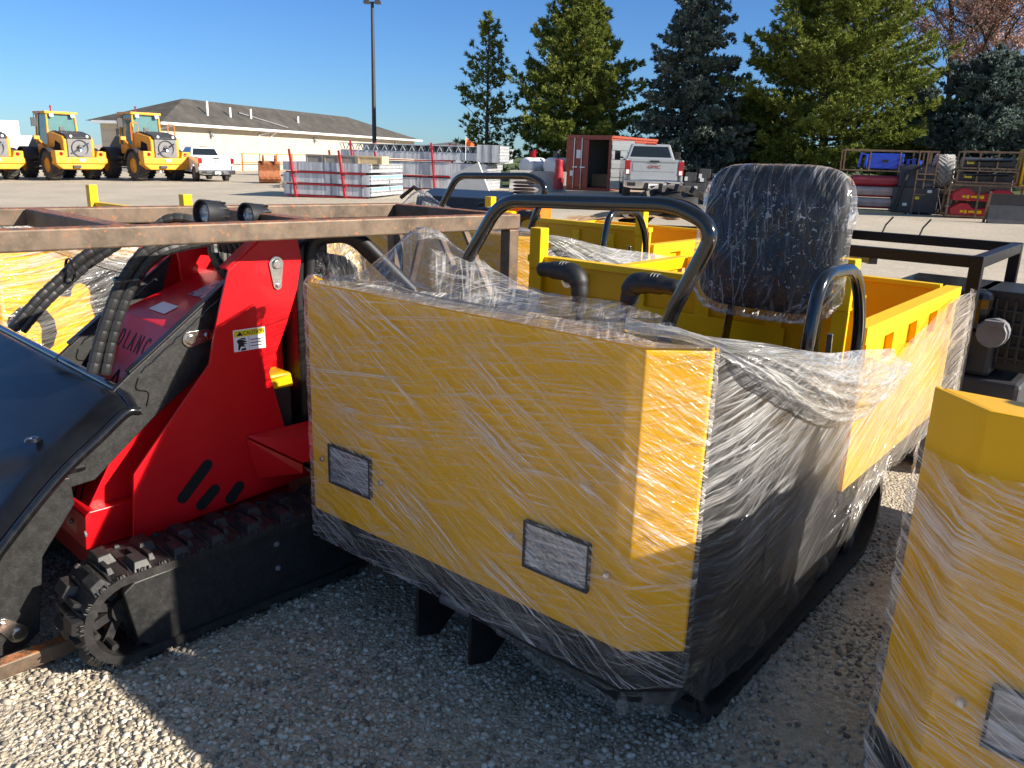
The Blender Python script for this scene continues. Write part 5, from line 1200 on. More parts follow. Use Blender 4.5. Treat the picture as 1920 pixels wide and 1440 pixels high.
# far flat roofs
for (qa, D, w_, lb) in (((800,272),150,14,'far grey flat-roofed shed on the horizon between building and trees'),):
    e = DY(qa, D); e.z = 0; t = empty('far_shed', e, R_(-6), lb, 'building'); m = MB(); m.box((0,0,-1),(w_,14,3.0)); m.build('wall', MT['galv'], t); m = MB(); m.prism([(-.4,3.001),(w_/2,4.0),(w_+.4,3.001)], -.4,14.4,'y'); m.build('roof', MT['midgrey'], t)
# ================================================================ container, tanks, barrier
P = DY((1062,357), 39); P.z = gz(P.x,P.y); ct = empty('shipping_container', P, R_(-31), 'open rust-red shipping container with its doors swung wide behind the grey pickup', 'container')
CR = pbr('container_red', (.30,.055,.03), .55, var=.15, dust=.15); CI = pbr('container_white_inside', (.55,.56,.52), .6, var=.08)
W_, H_, L_ = 2.44, 2.59, 6.06
def corr(m, a, b, z0, z1, along_y, t, amp=.035):
    n = int((b-a)/.14)
    for k in range(n):
        s = a+(b-a)*k/n; e2 = a+(b-a)*(k+.55)/n
        if along_y: m.box((t-amp,s,z0),(t+amp,e2,z1))
        else: m.box((s,t-amp,z0),(e2,t+amp,z1))
sh = MB(); sh.box((-.06,.05,.1),(-.02,L_,H_-.02)); sh.box((W_+.02,.05,.1),(W_+.06,L_,H_-.02)); sh.box((-.02,L_-.06,.1),(W_+.02,L_-.02,H_-.02)); sh.box((-.06,.05,H_-.02),(W_+.06,L_,H_)); sh.box((-.02,.05,.10),(W_+.02,L_-.06,.16)); corr(sh,.2,L_-.1,.25,H_-.15,True,W_+.07); corr(sh,.2,L_-.1,.25,H_-.15,True,-.07); sh.build('shell', CR, ct)
fr = MB(); fr.box((-.10,-.02,0),(.04,.05,H_+.06)); fr.box((W_-.04,-.02,0),(W_+.10,.05,H_+.06)); fr.box((.04,-.02,H_-.14),(W_-.04,.049,H_+.06)); fr.box((.04,-.02,0),(W_-.04,.049,.14)); fr.box((W_+.06,.06,H_-.05),(W_+.13,L_,H_+.06)); fr.build('frame', CR, ct)
il = MB(); il.box((.0,.06,.165),(.012,L_-.08,H_-.04)); il.box((W_-.012,.06,.165),(W_,L_-.08,H_-.04)); il.box((.02,L_-.10,.165),(W_-.02,L_-.075,H_-.04)); corr(il,.15,L_-.2,.2,H_-.1,True,.03,.02); corr(il,.1,W_-.1,.2,H_-.1,False,L_-.12,.02); il.build('lining', CI, ct)
dl = MB(); dl.box((-1.02,-.55,.12),(-.16,-.49,H_-.02)); dl.box((-1.02,-.58,.12),(-.95,-.551,H_-.02)); 
dl = MB(); M = Matrix.Rotation(R_(-158),3,'Z')
def door(mbs, hx, ang, out, inn, g=1):
    R3 = Matrix.Rotation(R_(ang),3,'Z'); H0 = Vector((hx,-.03,0))
    def O(m, a, b): m.obox(H0+R3@((Vector(a)+Vector(b))/2), [abs(b[i]-a[i]) for i in range(3)], R3)
    d = MB(); O(d,(0,-.03,.15),(1.2,.03,H_-.15)); o = d.build('door', out, ct)
    i_ = MB(); O(i_,(.02,g*.031,.17),(1.18,g*.04,H_-.17)); [O(i_,(.05,g*.041,.3+.42*k),(1.15,g*.055,.55+.42*k)) for k in range(5)]; i_.build('door_lining', inn, o)
    b = MB()
    for xx in (.35,.8): O(b,(xx,-g*.075,.1),(xx+.04,-g*.035,H_-.08)); O(b,(xx-.05,-g*.09,1.1),(xx+.25,-g*.077,1.16))
    b.build('lock_bar', MT['zinc'], o)
    s = MB(); O(s,(.5,-g*.045,1.55),(.75,-g*.0305,1.95)); O(s,(.15,-g*.045,.7),(.32,-g*.0305,.95)); s.build('door_plate', MT['sticker'], o)
door(None, -.05, 0-180+150, CR, CI) if False else None
ct.scale = (.86,.9,.93)
door(None, .045, 0, CR, CI); door(None, W_+.12, 22, CR, CI, -1)
bx = MB(); bx.box((.7,1.2,.17),(1.9,2.4,.75)); o = bx.build('cardboard_box', MT['cardboard'], None); o.location = ct.location; o.rotation_euler = ct.rotation_euler; tag(o, 'brown cardboard box on the floor inside the open container', 'box')
dr = MB(); dr.lathe([(0,.76),(.2,.76),(.2,1.2),(0,1.2)], (1.95,1.9,0),'z',16); o = dr.build('steel_drum', MT['blue'], None, smooth=True); o.location = ct.location; o.rotation_euler = ct.rotation_euler; tag(o, 'small dark blue drum standing inside the open container', 'drum')
for k,(q,r,L2,lb) in enumerate((((985,338),.42,1.5,'white steel fuel tank with a round end, left of the pair'),((1030,339),.42,1.5,'white steel fuel tank next to the red container, right of the pair'))):
    P = DY(q, 41); P.z = gz(P.x,P.y)+.05; e = empty('fuel_tank', P, R_(-30), lb, 'tank', 'white fuel tanks behind the barrier')
    m = MB(); m.lathe([(0,-.05),(r*.8,-.03),(r,.05),(r,L2),(0,L2+.05)], (0,0,.72+r*.6), 'y', 26); m.build('shell', MT['tank'], e, smooth=True)
    m = MB()
    for y in (.3,1.35): m.box((-r,y,0),(-r+.1,y+.1,.8)); m.box((r-.1,y,0),(r,y+.1,.8)); m.box((-r,y,.5),(r,y+.1,.6))
    m.build('stand', MT['grey'], e); pm = MB(); pm.box((-.1,.5,1.35),(.14,.7,1.7)); pm.tube([(.05,.6,1.7),(.3,.4,1.75),(.35,.3,1.4)],.03,6); pm.build('pump', MT['lampred'] if k == 0 else MT['grey'], e)
P = DY((955,356), 37); P.z = gz(P.x,P.y); m = MB(); m.prism([(-.3,0),(-.3,.15),(-.12,.35),(-.08,.92),(.08,.92),(.12,.35),(.3,.15),(.3,0)], 0, 2.5, 'x'); o = m.build('concrete_barrier', MT['concrete'], None, bevel=.02); o.location = P; o.rotation_euler = (0,0,R_(-4)); tag(o, 'grey concrete traffic barrier beside the red container', 'barrier')
P = DY((1057,352), 36.5); P.z = gz(P.x,P.y); e = empty('red_cover', P, 0, 'red tarpaulin bundle hanging on the left side of the container', 'tarpaulin'); m = MB(); m.grid(lambda s,t: (-.25+.22*math.cos(6.283*s)*(1-.3*t)+.05*fbm(s*5,t*5), .2*math.sin(6.283*s), .15+1.25*t+.05*fbm(s*4,t*4,2)), 24, 12); m.uv=None; m.build('sheet', MT['dkred'], e, smooth=True)
for k,(q,s,lb) in enumerate((((1300,372),1.0,'black box stack on a pallet right of the grey pickup'),((1326,374),1.15,'black and silver machine parts stacked by the blue spruce'))):
    P = DY(q, 34); P.z = gz(P.x,P.y); e = empty('parts_stack', P, R_(-8), lb, 'parts', 'black parts behind the grey pickup')
    m = MB(); m.box((-.45,0,.1),(.45,.9,.55*s)); m.box((-.35,.05,.55*s),(.05,.7,.95*s)); m.box((.1,.05,.555*s),(.45,.7,.8*s)); m.build('box', MT['dkgrey'], e, bevel=.02); m = MB(); m.box((-.42,-.03,.62*s),(-.30,.045,.78*s)); m.box((.0,-.03,.3*s),(.12,-.001,.42*s)); m.box((.2,-.02,.6*s),(.35,.045,.74*s)); m.build('fitting', MT['galv'], e); m = MB(); m.box((-.5,-.02,0),(.5,1,.099)); m.build('base', MT['wood_grey'], e)
# ================================================================ attachments stacked on the right
def cage(root, x0, x1, y0, y1, z0, z1, mat, t=.06, mids=(), name='rack_frame'):
    m = MB()
    for x in (x0,x1):
        for y in (y0,y1): m.box((x-t/2,y-t/2,z0),(x+t/2,y+t/2,z1))
    for z in (z0+t/2, z1-t/2):
        for y in (y0,y1): m.box((x0+t/2,y-t/2+.002,z-t/2),(x1-t/2,y+t/2-.002,z+t/2))
        for x in (x0,x1): m.box((x-t/2+.002,y0+t/2,z-t/2+.002),(x+t/2-.002,y1-t/2,z+t/2-.002))
    for x in mids: m.box((x-t/2,y0-t/2+.003,z0+t),(x+t/2,y0+t/2-.003,z1-t))
    return m.build(name, mat, root)
RZ_ = R_(-16)
def at(q, D=None):
    if D is None: return GT(q)
    P = DY(q, D); P.z = gz(P.x,P.y); return P
S1 = at((1588,398))
e = empty('roller_stack', S1, RZ_, 'film-wrapped red rollers stacked three high with a red and white post at the end', 'attachments')
for k in range(3):
    z = .35+.42*k; m = MB(); m.lathe([(0,0),(.17,.0),(.17,2.0),(0,2.0)], (0,0,0),'x',18); m.v = [(v[0],v[1]+.4,v[2]+z) for v in m.v]; m.build('roller', (MT['rackred'] if k == 2 else MT['pinkwrap']) if 'pinkwrap' in MT else MT['rackred'], e, smooth=True)
    m = MB(); m.prism([(.2,z-.1),(.1,z+.1),(.2,z+.22),(.9,z+.22),(.9,z-.1)], .05, 2.0); m.build('hood', pbr('film_covered_roller_%d'%k if False else 'film_covered_roller', (.42,.33,.31) if k < 2 else (.36,.05,.07), .4, var=.2, vscale=3), e, bevel=.04)
    m = MB(); m.box((1.98,.05,z-.17),(2.06,1.0,z+.22)); m.build('end_plate', MT['rackred'], e)
    MB().lathe([(0,-.04),(.06,-.03),(.06,.01)], (2.0,-.0,z+.08),'y',10).build('reflector', MT['yellow_bright'], e)
for x,mm in ((2.02,MT['lampred']),(2.14,MT['galv'])): MB().cyl((x,-.08,0),(x+.22,-.06,1.75),.05,8).build('end_post', mm, e)
pl = MB(); pl.box((.3,-.05,0),(2.0,1.0,.12)); pl.build('pallet', MT['wood_new'], e)
e = empty('blue_machine', S1, RZ_, 'bright blue boxed machine lying in a brown rack on top of the rollers', 'attachment')
m = MB(); m.box((.55,.1,1.66),(1.75,1.0,2.22)); m.build('body', MT['blue'], e, bevel=.03); [MB().tube(p_, r_, 8).build('frame_tube', MT['blue'], e, smooth=True) for p_, r_ in (([(.2,.15,1.7),(.25,.1,2.2),(.45,.1,2.15),(.42,.12,1.7)],.05),([(1.85,.1,1.3),(1.9,.05,2.0),(2.1,.05,2.05),(2.1,.1,1.5)],.06),([(2.3,.1,1.2),(2.3,.1,2.0)],.08))]; MB().box((1.0,.085,1.9),(1.22,.099,2.0)).build('badge', MT['ink'], e); MB().box((1.8,.2,1.2),(2.6,.9,1.7)).build('gearbox', MT['blue'], e, bevel=.04)
e = empty('brown_rack', S1, RZ_, 'brown rusty angle-iron rack over the blue machine', 'rack', 'brown steel racks on the right'); cage(e, -.35, 2.6, -.05, 1.2, 1.56, 2.35, MT['rustfar'], .05, (.55,1.6)); cage(e, 2.22,2.85,-.2,1.1,0,2.35,MT['rustfar'],.05,(2.5,),'side_ladder')
m = MB(); [m.box((2.245,-.23,z),(2.825,-.176,z+.05)) for z in (.75,1.3,1.5)]; m.build('rung', MT['rustfar'], e)
e = empty('ag_tyre', S1, RZ_, 'big grey lugged farm tyre standing at the end of the blue machine rack', 'tyre'); 
def agtyre(root, c, r, w, mat):
    t = MB(); hw = w/2; t.lathe([(r*.55,-hw*.8),(r*.8,-hw),(r*.92,-hw*.85),(r*.94,0),(r*.92,hw*.85),(r*.8,hw),(r*.55,hw*.8)], c, 'x', 36); o = t.build('carcass', mat, root, smooth=True); l = MB()
    for i in range(22):
        for s in (-1,1):
            a = 2*math.pi*(i+(.5 if s > 0 else 0))/22; M = Matrix.Rotation(a,3,'X')@Matrix.Rotation(s*.75,3,'Z'); l.obox(Vector(c)+Matrix.Rotation(a,3,'X')@Vector((s*hw*.5,0,r*.96)), (hw*1.25,r*.09,r*.11), M)
    l.build('lugs', mat, root)
    return o
agtyre(e, (3.2,.5,1.62), .62, .62, MT['tyre_grey'])
e = empty('implement_stand', S1, RZ_, 'dark implement on a spindly brown stand under the grey tyre', 'attachment'); cage(e, 2.95,3.75,0,1.0,0,1.0,MT['rustfar'],.04); m = MB(); m.box((3.0,.1,.45),(3.6,.9,.85)); m.beam((3.0,.05,.1),(3.7,.05,.9),.06,.06); m.beam((3.1,.0,.75),(3.3,.0,.05),.05,.05); m.build('body', MT['dkgrey'], e, bevel=.02)
e = empty('orange_implement', S1, RZ_, 'dark implement with orange brackets inside the ladder rack', 'attachment'); m = MB(); m.box((2.3,.1,.35),(2.75,.9,1.15)); m.build('body', MT['dkgrey'], e, bevel=.02); m = MB(); m.box((2.32,.02,1.05),(2.42,.09,1.28)); m.beam((2.5,.05,1.3),(2.64,.05,1.1),.08,.06); m.build('bracket', MT['orange'], e)
for o_ in list(scene.objects):
    if o_.parent is None and (o_.location-S1).length < .01: o_.scale = (.80,.80,.80)
S2 = at((1772,408)); RZ2 = R_(-20)
e = empty('attachment_rack', S2, RZ2, 'tall dark brown rack stacked with black attachments next to the yellow loader', 'rack', 'brown steel racks on the right')
for z0,z1 in ((1.2,1.62),(1.66,2.25)): cage(e, .15+.1*(z0>1.5), 1.95, 0, 1.2, z0, z1, MT['rustfar'], .05, (.75,1.3))
cage(e, 0, 2.4, 0, 1.2, .05, 1.15, MT['rustfar'], .06, (.9,)); 
for z,lb in ((1.26,'lower black hydraulic attachment in the tall brown rack'),(1.72,'upper black hydraulic attachment in the tall brown rack')):
    a = empty('black_attachment', S2, RZ2, lb, 'attachment', 'black attachments in the tall rack'); m = MB(); m.prism([(.1,z),(.05,z+.25),(.3,z+.32),(1.0,z+.3),(1.0,z)], .3, 1.85); m.build('body', MT['dkgrey'], a, bevel=.02); m = MB(); m.cyl((.4,-.01,z+.2),(1.7,.0,z+.24),.05,8); m.build('cylinder', MT['black_gloss'], a); MB().box((.38,.03,z+.1),(.6,.049,z+.2)).build('label_plate', MT['stk_yellow'], a); MB().lathe([(0,-.02),(.05,-.02),(.05,.02)], (1.25,.0,z+.24),'y',8).build('fitting', MT['galv'], a)
for z,k,lb in ((.60,0,'upper red attachment with yellow lettering in the low rack'),(.10,1,'lower red attachment with yellow lettering in the low rack')):
    a = empty('red_attachment', S2, RZ2, lb, 'attachment', 'red attachments in the low rack'); m = MB(); m.prism([(.15,z),(.10,z+.22),(.38,z+.42),(.62,z+.42),(.8,z+.26),(1.2,z+.26),(1.4,z+.40),(1.8,z+.40),(2.1,z+.20),(2.2,z)], .02, .7, 'y'); m.build('body', pbr('attachment_red', (.45,.015,.025), .4), a, bevel=.02)
    m = MB()
    for xx in ((.42,1.75) if k == 0 else (.42,)):
        for i,(w2,dz) in enumerate(((.10,.02),(.08,.0),(.13,.03),(.06,.015),(.14,.0))): m.box((xx+.13*i,.008,z+.08+dz),(xx+.13*i+w2,.0185,z+.19-dz*.5))
    m.build('lettering', MT['yellow_bright'], a, label='worn yellow lettering'); MB().box((1.4,.008,z+.1),(1.54,.0185,z+.2)).build('sticker', MT['sticker'], a)
a = empty('plough', at((1852,418)), R_(-14), 'flat black dozer blade standing in front of the racks', 'blade'); m = MB(); m.prism([(0,0),(.10,.1),(.16,.5),(.08,.78),(.14,.78),(.24,.5),(.18,.0)], 0, 1.15); m.build('plate', MT['dkgrey'], a); m = MB(); [MB().beam((x,.3,0),(x,.1,.82),.06,.06).build('leg', MT['rustfar'], a) for x in (-.03,1.18)]
a = empty('yellow_skid_loader', S2, RZ2, 'yellow machine with a roll cage standing on the low rack by the right edge', 'machine')
m = MB(); m.box((2.05,.0,1.20),(2.12,1.0,2.25)); m.box((2.95,.0,1.20),(3.05,1.0,2.25)); m.prism([(2.02,2.25),(2.12,2.36),(3.0,2.36),(3.08,2.25)], -.05, 1.0, 'y'); m.box((2.05,-.03,1.14),(3.05,1.0,1.199)); m.build('roll_cage', MT['yellow'], a, bevel=.02); m = MB(); m.box((2.13,.05,1.22),(2.94,.10,1.70)); m.box((2.13,.5,1.7),(2.94,.55,2.24)); m.build('panel', MT['grey'], a); m = MB(); m.prism([(3.06,1.25),(3.06,2.2),(3.5,2.2),(3.5,1.25)], -.1, .9,'y'); m.build('arm', MT['yellow_bright'], a, bevel=.08); m = MB(); m.tube([(2.2,.2,2.36),(2.25,.15,2.55),(2.4,.2,2.6)],.025,6); m.tube([(2.6,.3,2.36),(2.65,.2,2.6)],.025,6); m.tube([(2.9,.2,2.36),(2.8,.1,2.62)],.025,6); m.lathe([(0,.0),(.2,0),(.24,.06)], (2.55,.45,1.95),'y',16); m.build('controls', MT['dkgrey'], a); m = MB(); m.lathe([(0,.0),(.16,.0),(.16,.05)], (2.5,.03,1.95),'y',16); m.build('lamp_ring', MT['ochre'], a)
a = empty('pump_unit', S2, RZ2, 'silver and red engine unit under the yellow machine', 'engine'); m = MB(); m.lathe([(0,0),(.16,.02),(.2,.3),(.12,.5),(0,.5)],(2.65,.2,.65),'z',14); m.lathe([(0,0),(.12,.02),(.12,.4),(0,.4)],(2.95,.15,.55),'z',14); m.build('casing', MT['zinc'], a, smooth=True); m = MB(); m.box((2.55,.1,1.05),(2.95,.5,1.13)); m.box((2.3,.4,.3),(3.2,1.0,.66)); m.build('block', MT['rackred'], a, bevel=.02)
for o_ in list(scene.objects):
    if o_.parent is None and (o_.location-S2).length < .01: o_.scale = (.83,.83,.83)
for k,(xa,xb,ya,yb,zb_,lb) in enumerate(((-.2,1.95,1.3,2.2,1.1,'dark implements stacked behind the low rack of red attachments'),(-1.4,-.15,.9,1.9,1.45,'dark heap of implements between the two racks'))):
    a = empty('implement_heap', S2, RZ2, lb, 'implements'); m = MB(); m.box((xa,ya,.05),(xb,yb,zb_*.55)); m.prism([(ya,zb_*.551),(ya+.1,zb_),(yb-.2,zb_*.9),(yb,zb_*.551)], xa+.1, xb-.15); m.build('body', MT['dkgrey'], a, bevel=.03); m = MB(); m.tube([(xa+.1,ya-.05,.1),(xa+.3,ya-.1,zb_*.8),(xa+.7,ya-.06,zb_)],.05,6); m.build('hydraulic_arm', MT['black_matt'], a)
    for q in range(3): MB().box((xa+.3+.4*q*(xb-xa)/1.6,ya-.02,.25+.2*q),(xa+.42+.4*q*(xb-xa)/1.6,ya-.002,.33+.2*q)).build('fitting', (MT['galv'],MT['stk_yellow'],MT['sticker'])[q], a)
# ================================================================ near right: engine skid in a black frame
C = G((1835,480), 1.25); a = empty('engine_skid', (C[0],C[1],0), D_ANG, 'black square-tube frame with a small engine and silver air filter inside', 'engine skid')
kx, ky = -1.0, 1.22
m = MB(); t = .065
cor = [(0,0),(0,ky),(kx-.1,ky),(kx-.1,0)]
for x,y in cor: m.box((x-t/2,y-t/2,0),(x+t/2,y+t/2,1.25))
for (x0_,y0_),(x1_,y1_) in zip(cor, cor[1:]+cor[:1]):
    d = Vector((x1_-x0_,y1_-y0_,0)).normalized()*t/2; 
    for z in (1.2165,.12): m.beam(Vector((x0_,y0_,z))+d, Vector((x1_,y1_,z))-d, t-.004, t-.002)
m.build('frame', MT['black_frame'], a, bevel=.004)
m = MB(); m.beam((kx*.55,.03,1.17),(kx*.95,.5,1.17),.05,.05); m.build('cross_brace', MT['black_frame'], a)
for q in (0,-.25): m = MB(); m.tube([(kx*.6+q,ky,1.25),(kx*.6+q+.01,ky+.02,1.30),(kx*.6+q+.05,ky+.03,1.36)],.006,6); m.build('cable_tie', MT['ink'], a)
m = MB(); m.box((-.55,.35,.78),(.05,1.0,1.02)); m.build('fuel_tank', MT['black_gloss'], a, bevel=.05)
m = MB(); m.box((-.05,.45,.55),(.32,.95,1.02)); [m.box((.05+.05*k,.43,.60),(.075+.05*k,.449,.98)) for k in range(5)]; [m.box((-.04,.43,.62+.07*k),(.31,.4485,.64+.07*k)) for k in range(5)]; m.build('muffler_guard', MT['black_plastic'], a, bevel=.01)
m = MB(); m.lathe([(0,-.10),(.075,-.10),(.08,-.09),(.07,-.06),(.085,-.055),(.085,-.03),(.075,-.025),(.075,.06),(.065,.08),(0,.08)], (.10,.30,.80),'y',14); m.box((.06,.17,.85),(.16,.21,.88)); m.build('air_filter', MT['midgrey'], a, smooth=True, angle=25); m = MB(); [m.lathe([(.10,-.09+.02*k),(.125,-.085+.02*k),(.10,-.08+.02*k)],(-.15,.40,.58),'y',18) for k in range(5)]; m.build('starter_fins', MT['chrome'], a)
m = MB(); m.lathe([(0,0),(.03,0),(.035,.03),(0,.04)],(-.20,.12,.36),'x',10); m.build('choke_knob', MT['orange'], a); m = MB(); m.cyl((-.25,.2,.20),(-.05,.2,.20),.02,8); m.box((-.22,.1,.28),(-.12,.13,.3)); m.build('lever', MT['zinc'], a)
m = MB(); m.box((-.75,.36,.16),(.28,1.1,.50)); m.box((-.6,.40,.50),(.10,1.05,.775)); m.build('engine_block', MT['dkgrey'], a, bevel=.03); m = MB(); m.lathe([(0,0),(.19,0),(.2,.02),(.2,.5),(0,.5)],(-.35,.08,.22),'x',22); m.build('drum', MT['midgrey'], a, smooth=True)
for k,(dx_,dy_,z,lb) in enumerate(((1.25,.95,.31,'black off-road tyre standing right of the engine frame, lower one'),(1.30,1.15,.80,'black off-road tyre lying on the other right of the engine frame'))):
    b = empty('spare_tyre', (C[0]+dx_,C[1]+dy_,0), R_(-40), lb, 'tyre', 'black tyres by the right edge'); agtyre(b, (0,0,z), .31, .26, MT['rubber'])
# black ride-on machine and the big tyre behind the dumpers
Bq = DY((850,412), 7.6); a = empty('ride_on_machine', (Bq.x,Bq.y,0), R_(-24), 'black ride-on machine with slotted panel and orange engine seen behind the rusty frame', 'machine')
hz = Bq.z
m = MB(); m.prism([(-.0,hz-.12),(.10,hz+.20),(.42,hz+.26),(.42,.3),(.0,.3)], -.45, .42); m.build('slotted_hood', MT['black'], a, bevel=.01)
m = MB(); 
for k in range(10): xx = -.36+.075*k; n_ = Vector((0,-.32,.10)).normalized(); m.hull8([(xx,.022,hz-.05),(xx+.045,.022,hz-.05),(xx+.045,.037,hz-.005),(xx,.037,hz-.005)],[(xx,.012,hz-.045),(xx+.045,.012,hz-.045),(xx+.045,.027,hz),(xx,.027,hz)])
m.build('slot', MT['void'], a)
m = MB(); m.box((.42,.1,hz+.02),(.78,.5,hz+.20)); m.build('engine_cover', MT['orange'], a, bevel=.02); m = MB(); m.box((.48,-.05,hz+.0),(.62,.06,hz+.11)); m.build('fuel_cap', MT['yellow_bright'], a, bevel=.02); m = MB(); [m.lathe([(.09,0),(.11,.01),(.09,.02)],(.55,.35,hz+.22+.03*k),'z',16) for k in range(5)]; m.build('bellows', MT['rubber'], a); m = MB(); m.lathe([(0,-.03),(.07,-.03),(.07,.05),(0,.06)],(.46,-.02,hz+.07),'y',14); m.build('filter', MT['grey'], a)
m = MB(); m.beam((.72,.1,hz+.05),(.80,.05,hz-.35),.10,.05); m.beam((.60,.1,hz-.02),(.62,.05,hz-.4),.05,.05); m.build('side_bracket', MT['orange'], a); m = MB(); m.lathe([(.10,0),(.2,0),(.2,.1),(.10,.1)],(.95,.3,hz-.22),'y',22); m.build('wheel', MT['tyre'], a, smooth=True)
m = MB(); m.box((-.40,.1,.05),(.8,.9,.6)); m.build('chassis', MT['black_matt'], a, bevel=.02); m = MB(); m.tube([(-.5,-.1,hz+.18),(-.35,-.12,hz+.28),(-.2,-.1,hz+.2)],.02,8); m.tube([(.30,-.05,hz+.05),(.32,-.1,hz+.16),(.42,-.1,hz+.18)],.02,8); m.build('control_lever', MT['black_plastic'], a)
m = MB(); m.box((-1.25,-.1,hz-.62),(-.65,.35,hz-.13)); m.build('white_drum_cover', MT['white'], a, bevel=.08)
P = DY((1258,420), 9.6); b = empty('tractor_tyre', (P.x,P.y,0), R_(82), 'big black chevron-tread tyre lying behind the yellow dumper bed', 'tyre'); agtyre(b, (0,0,.80), .62, .78, MT['rubber'])
# ================================================================ trees
def needles(name, stops, rough=.7):
    m, nt = newmat(name); tc = nd(nt, 'TexCoord'); gi = nd(nt, 'NewGeometry')
    n = nd(nt, 'TexNoise', {'Vector': (tc,'Object'), 'Scale': .9, 'Detail': 5., 'Roughness': .7}); mx = nd(nt, 'Math', {0: (gi,'Random Per Island'), 1: .35}, operation='MULTIPLY'); a = nd(nt, 'Math', {0: (n,0), 1: .65}, operation='MULTIPLY'); s = nd(nt, 'Math', {0: (a,0), 1: (mx,0)}, operation='ADD')
    r = ramp(nt, s, stops); b = nd(nt, 'BsdfPrincipled', {'Base Color': (r,0), 'Roughness': rough, 'Specular IOR Level': .25}); t = nd(nt, 'BsdfTranslucent', {'Color': (r,0)}); mxs = nd(nt, 'MixShader', {0: .25, 1: b, 2: t}); nd(nt, 'OutputMaterial', {'Surface': mxs}); return m
MT['pine'] = needles('pine_needles', [(.2, (.03,.05,.012)), (.45, (.13,.165,.03)), (.75, (.27,.30,.06))])
MT['pine2'] = needles('yellowish_pine_needles', [(.2, (.035,.058,.012)), (.45, (.15,.19,.032)), (.75, (.30,.33,.07))])
MT['spruce'] = needles('blue_spruce_needles', [(.2, (.030,.048,.042)), (.5, (.155,.20,.165)), (.75, (.29,.34,.28))])
MT['spruce2'] = needles('deep_blue_spruce_needles', [(.2, (.04,.062,.055)), (.5, (.12,.165,.145)), (.75, (.23,.29,.25))])
MT['deadleaf'] = needles('rusty_brown_needles', [(.2, (.20,.09,.06)), (.5, (.52,.32,.25)), (.75, (.66,.45,.36))])
def tree(name, label, base, H, R, mat, seed, prof, nlev, per, pitch, tuft, nt_, cat='tree', gap=0., lean=0., trunk_r=.16, size=(.31,.055), zmin=.04, wind=0., K=15, flat=.5):
    """trunk, limbs and needle tufts: every tuft is K narrow blades fanning out along its twig"""
    rng = np.random.default_rng(seed)
    root = empty(name, base, 0, label, cat, 'conifers along the yard edge')
    br = MB()
    br.tube([(lean*H*t*t, 0, H*t) for t in np.linspace(0,1,9)], [trunk_r*(1-t)*1.0+.02 for t in np.linspace(0,1,9)], 8)
    Cs, Ds = [], []; az0 = 0; up = np.array([0,0,1.])
    for k in range(nlev):
        z0_ = zmin+(1-zmin)*((k+.5)/nlev); az0 += 2.4
        for j in range(per):
            if rng.uniform() < gap: continue
            z = min(max(z0_+rng.normal(0,.35)/nlev, .02), .985)
            az = az0+2*math.pi*j/per+rng.normal(0,.28); L = R*prof(z)*rng.uniform(.66,1.14)+.12
            pt = pitch(z)+rng.normal(0,.11); d = np.array([math.cos(az)*math.cos(pt), math.sin(az)*math.cos(pt), math.sin(pt)]); o = np.array([lean*H*z*z,0,H*z])
            curve = rng.uniform(.0,.18); bend = np.array([wind*L,0,curve*L])
            if L > .7: br.tube([o+d*L*t+bend*t*t for t in np.linspace(0,1,6)], [.035*(1-.8*t)*(.5+L/R*.6) for t in np.linspace(0,1,6)], 4, cap=False)
            side = np.cross(d, up); side /= np.linalg.norm(side)+1e-9
            n = max(4, int(L/tuft)); t = .15+.85*np.sort(rng.uniform(0,1,n*nt_))**.8
            wsp = ((1-t)*.46+.08)*L*flat*2*.42; q = rng.normal(0,1,n*nt_)
            C = o+d*L*t[:,None]+bend*(t*t)[:,None]+side*(q*wsp)[:,None]+up*(rng.normal(0,.10,n*nt_)+.02)[:,None]
            D = d*rng.uniform(.3,1.,(n*nt_,1))+side*(np.sign(q)*rng.uniform(0,.9,n*nt_))[:,None]+up*.30+np.array([wind,0,0])
            Cs.append(C); Ds.append(D)
    br.build('trunk', MT['bark'], root, smooth=True)
    C = np.repeat(np.concatenate(Cs), K, 0); D = np.repeat(np.concatenate(Ds), K, 0); n = len(C)
    D = D/np.linalg.norm(D,axis=1,keepdims=True)+rng.normal(0,.50,(n,3)); D /= np.linalg.norm(D,axis=1,keepdims=True)
    S = np.cross(D, rng.normal(0,1,(n,3))); S /= np.linalg.norm(S,axis=1,keepdims=True)+1e-9
    l = size[0]*rng.uniform(.6,1.25,(n,1)); w = size[1]*rng.uniform(.7,1.3,(n,1)); C = C-D*l*.15
    V = np.stack([C-S*w*.35, C+D*l*.5-S*w*.5, C+D*l, C+D*l*.5+S*w*.5], 1).reshape(-1,3)
    raw('crown', V, np.arange(len(V)), 4, mat, root); return root
cone = lambda p: (lambda z: (1-z)**p)
def pineprof(z): return (min(1, .55+z*2.2) if z < .22 else (1-(z-.22)/.78)**.72)
def base_at(q, D): P = DY(q, D); return Vector((P.x, P.y, gz(P.x,P.y)))
tree('pine_tree','small thin open pine standing alone left of the other conifers', base_at((912,285),52), 9.3, 3.0, MT['pine'], 1, lambda z: (1-z)**.75*.95+.03, 26, 5, lambda z: .12+.55*z, .25, 2, gap=.20, trunk_r=.13)
tree('pine_tree','medium bushy green pine behind the red container', base_at((1075,330),50), 11.3, 4.3, MT['pine2'], 2, lambda z: pineprof(z), 32, 7, lambda z: .08+.66*z, .22, 4, trunk_r=.2)
tree('blue_spruce','tall dense blue-green spruce between the two green pines', base_at((1285,340),48), 12.2, 4.1, MT['spruce'], 3, lambda z: (1-z)**.82, 40, 8, lambda z: -.18+.45*z, .24, 3, trunk_r=.2, size=(.26,.085))
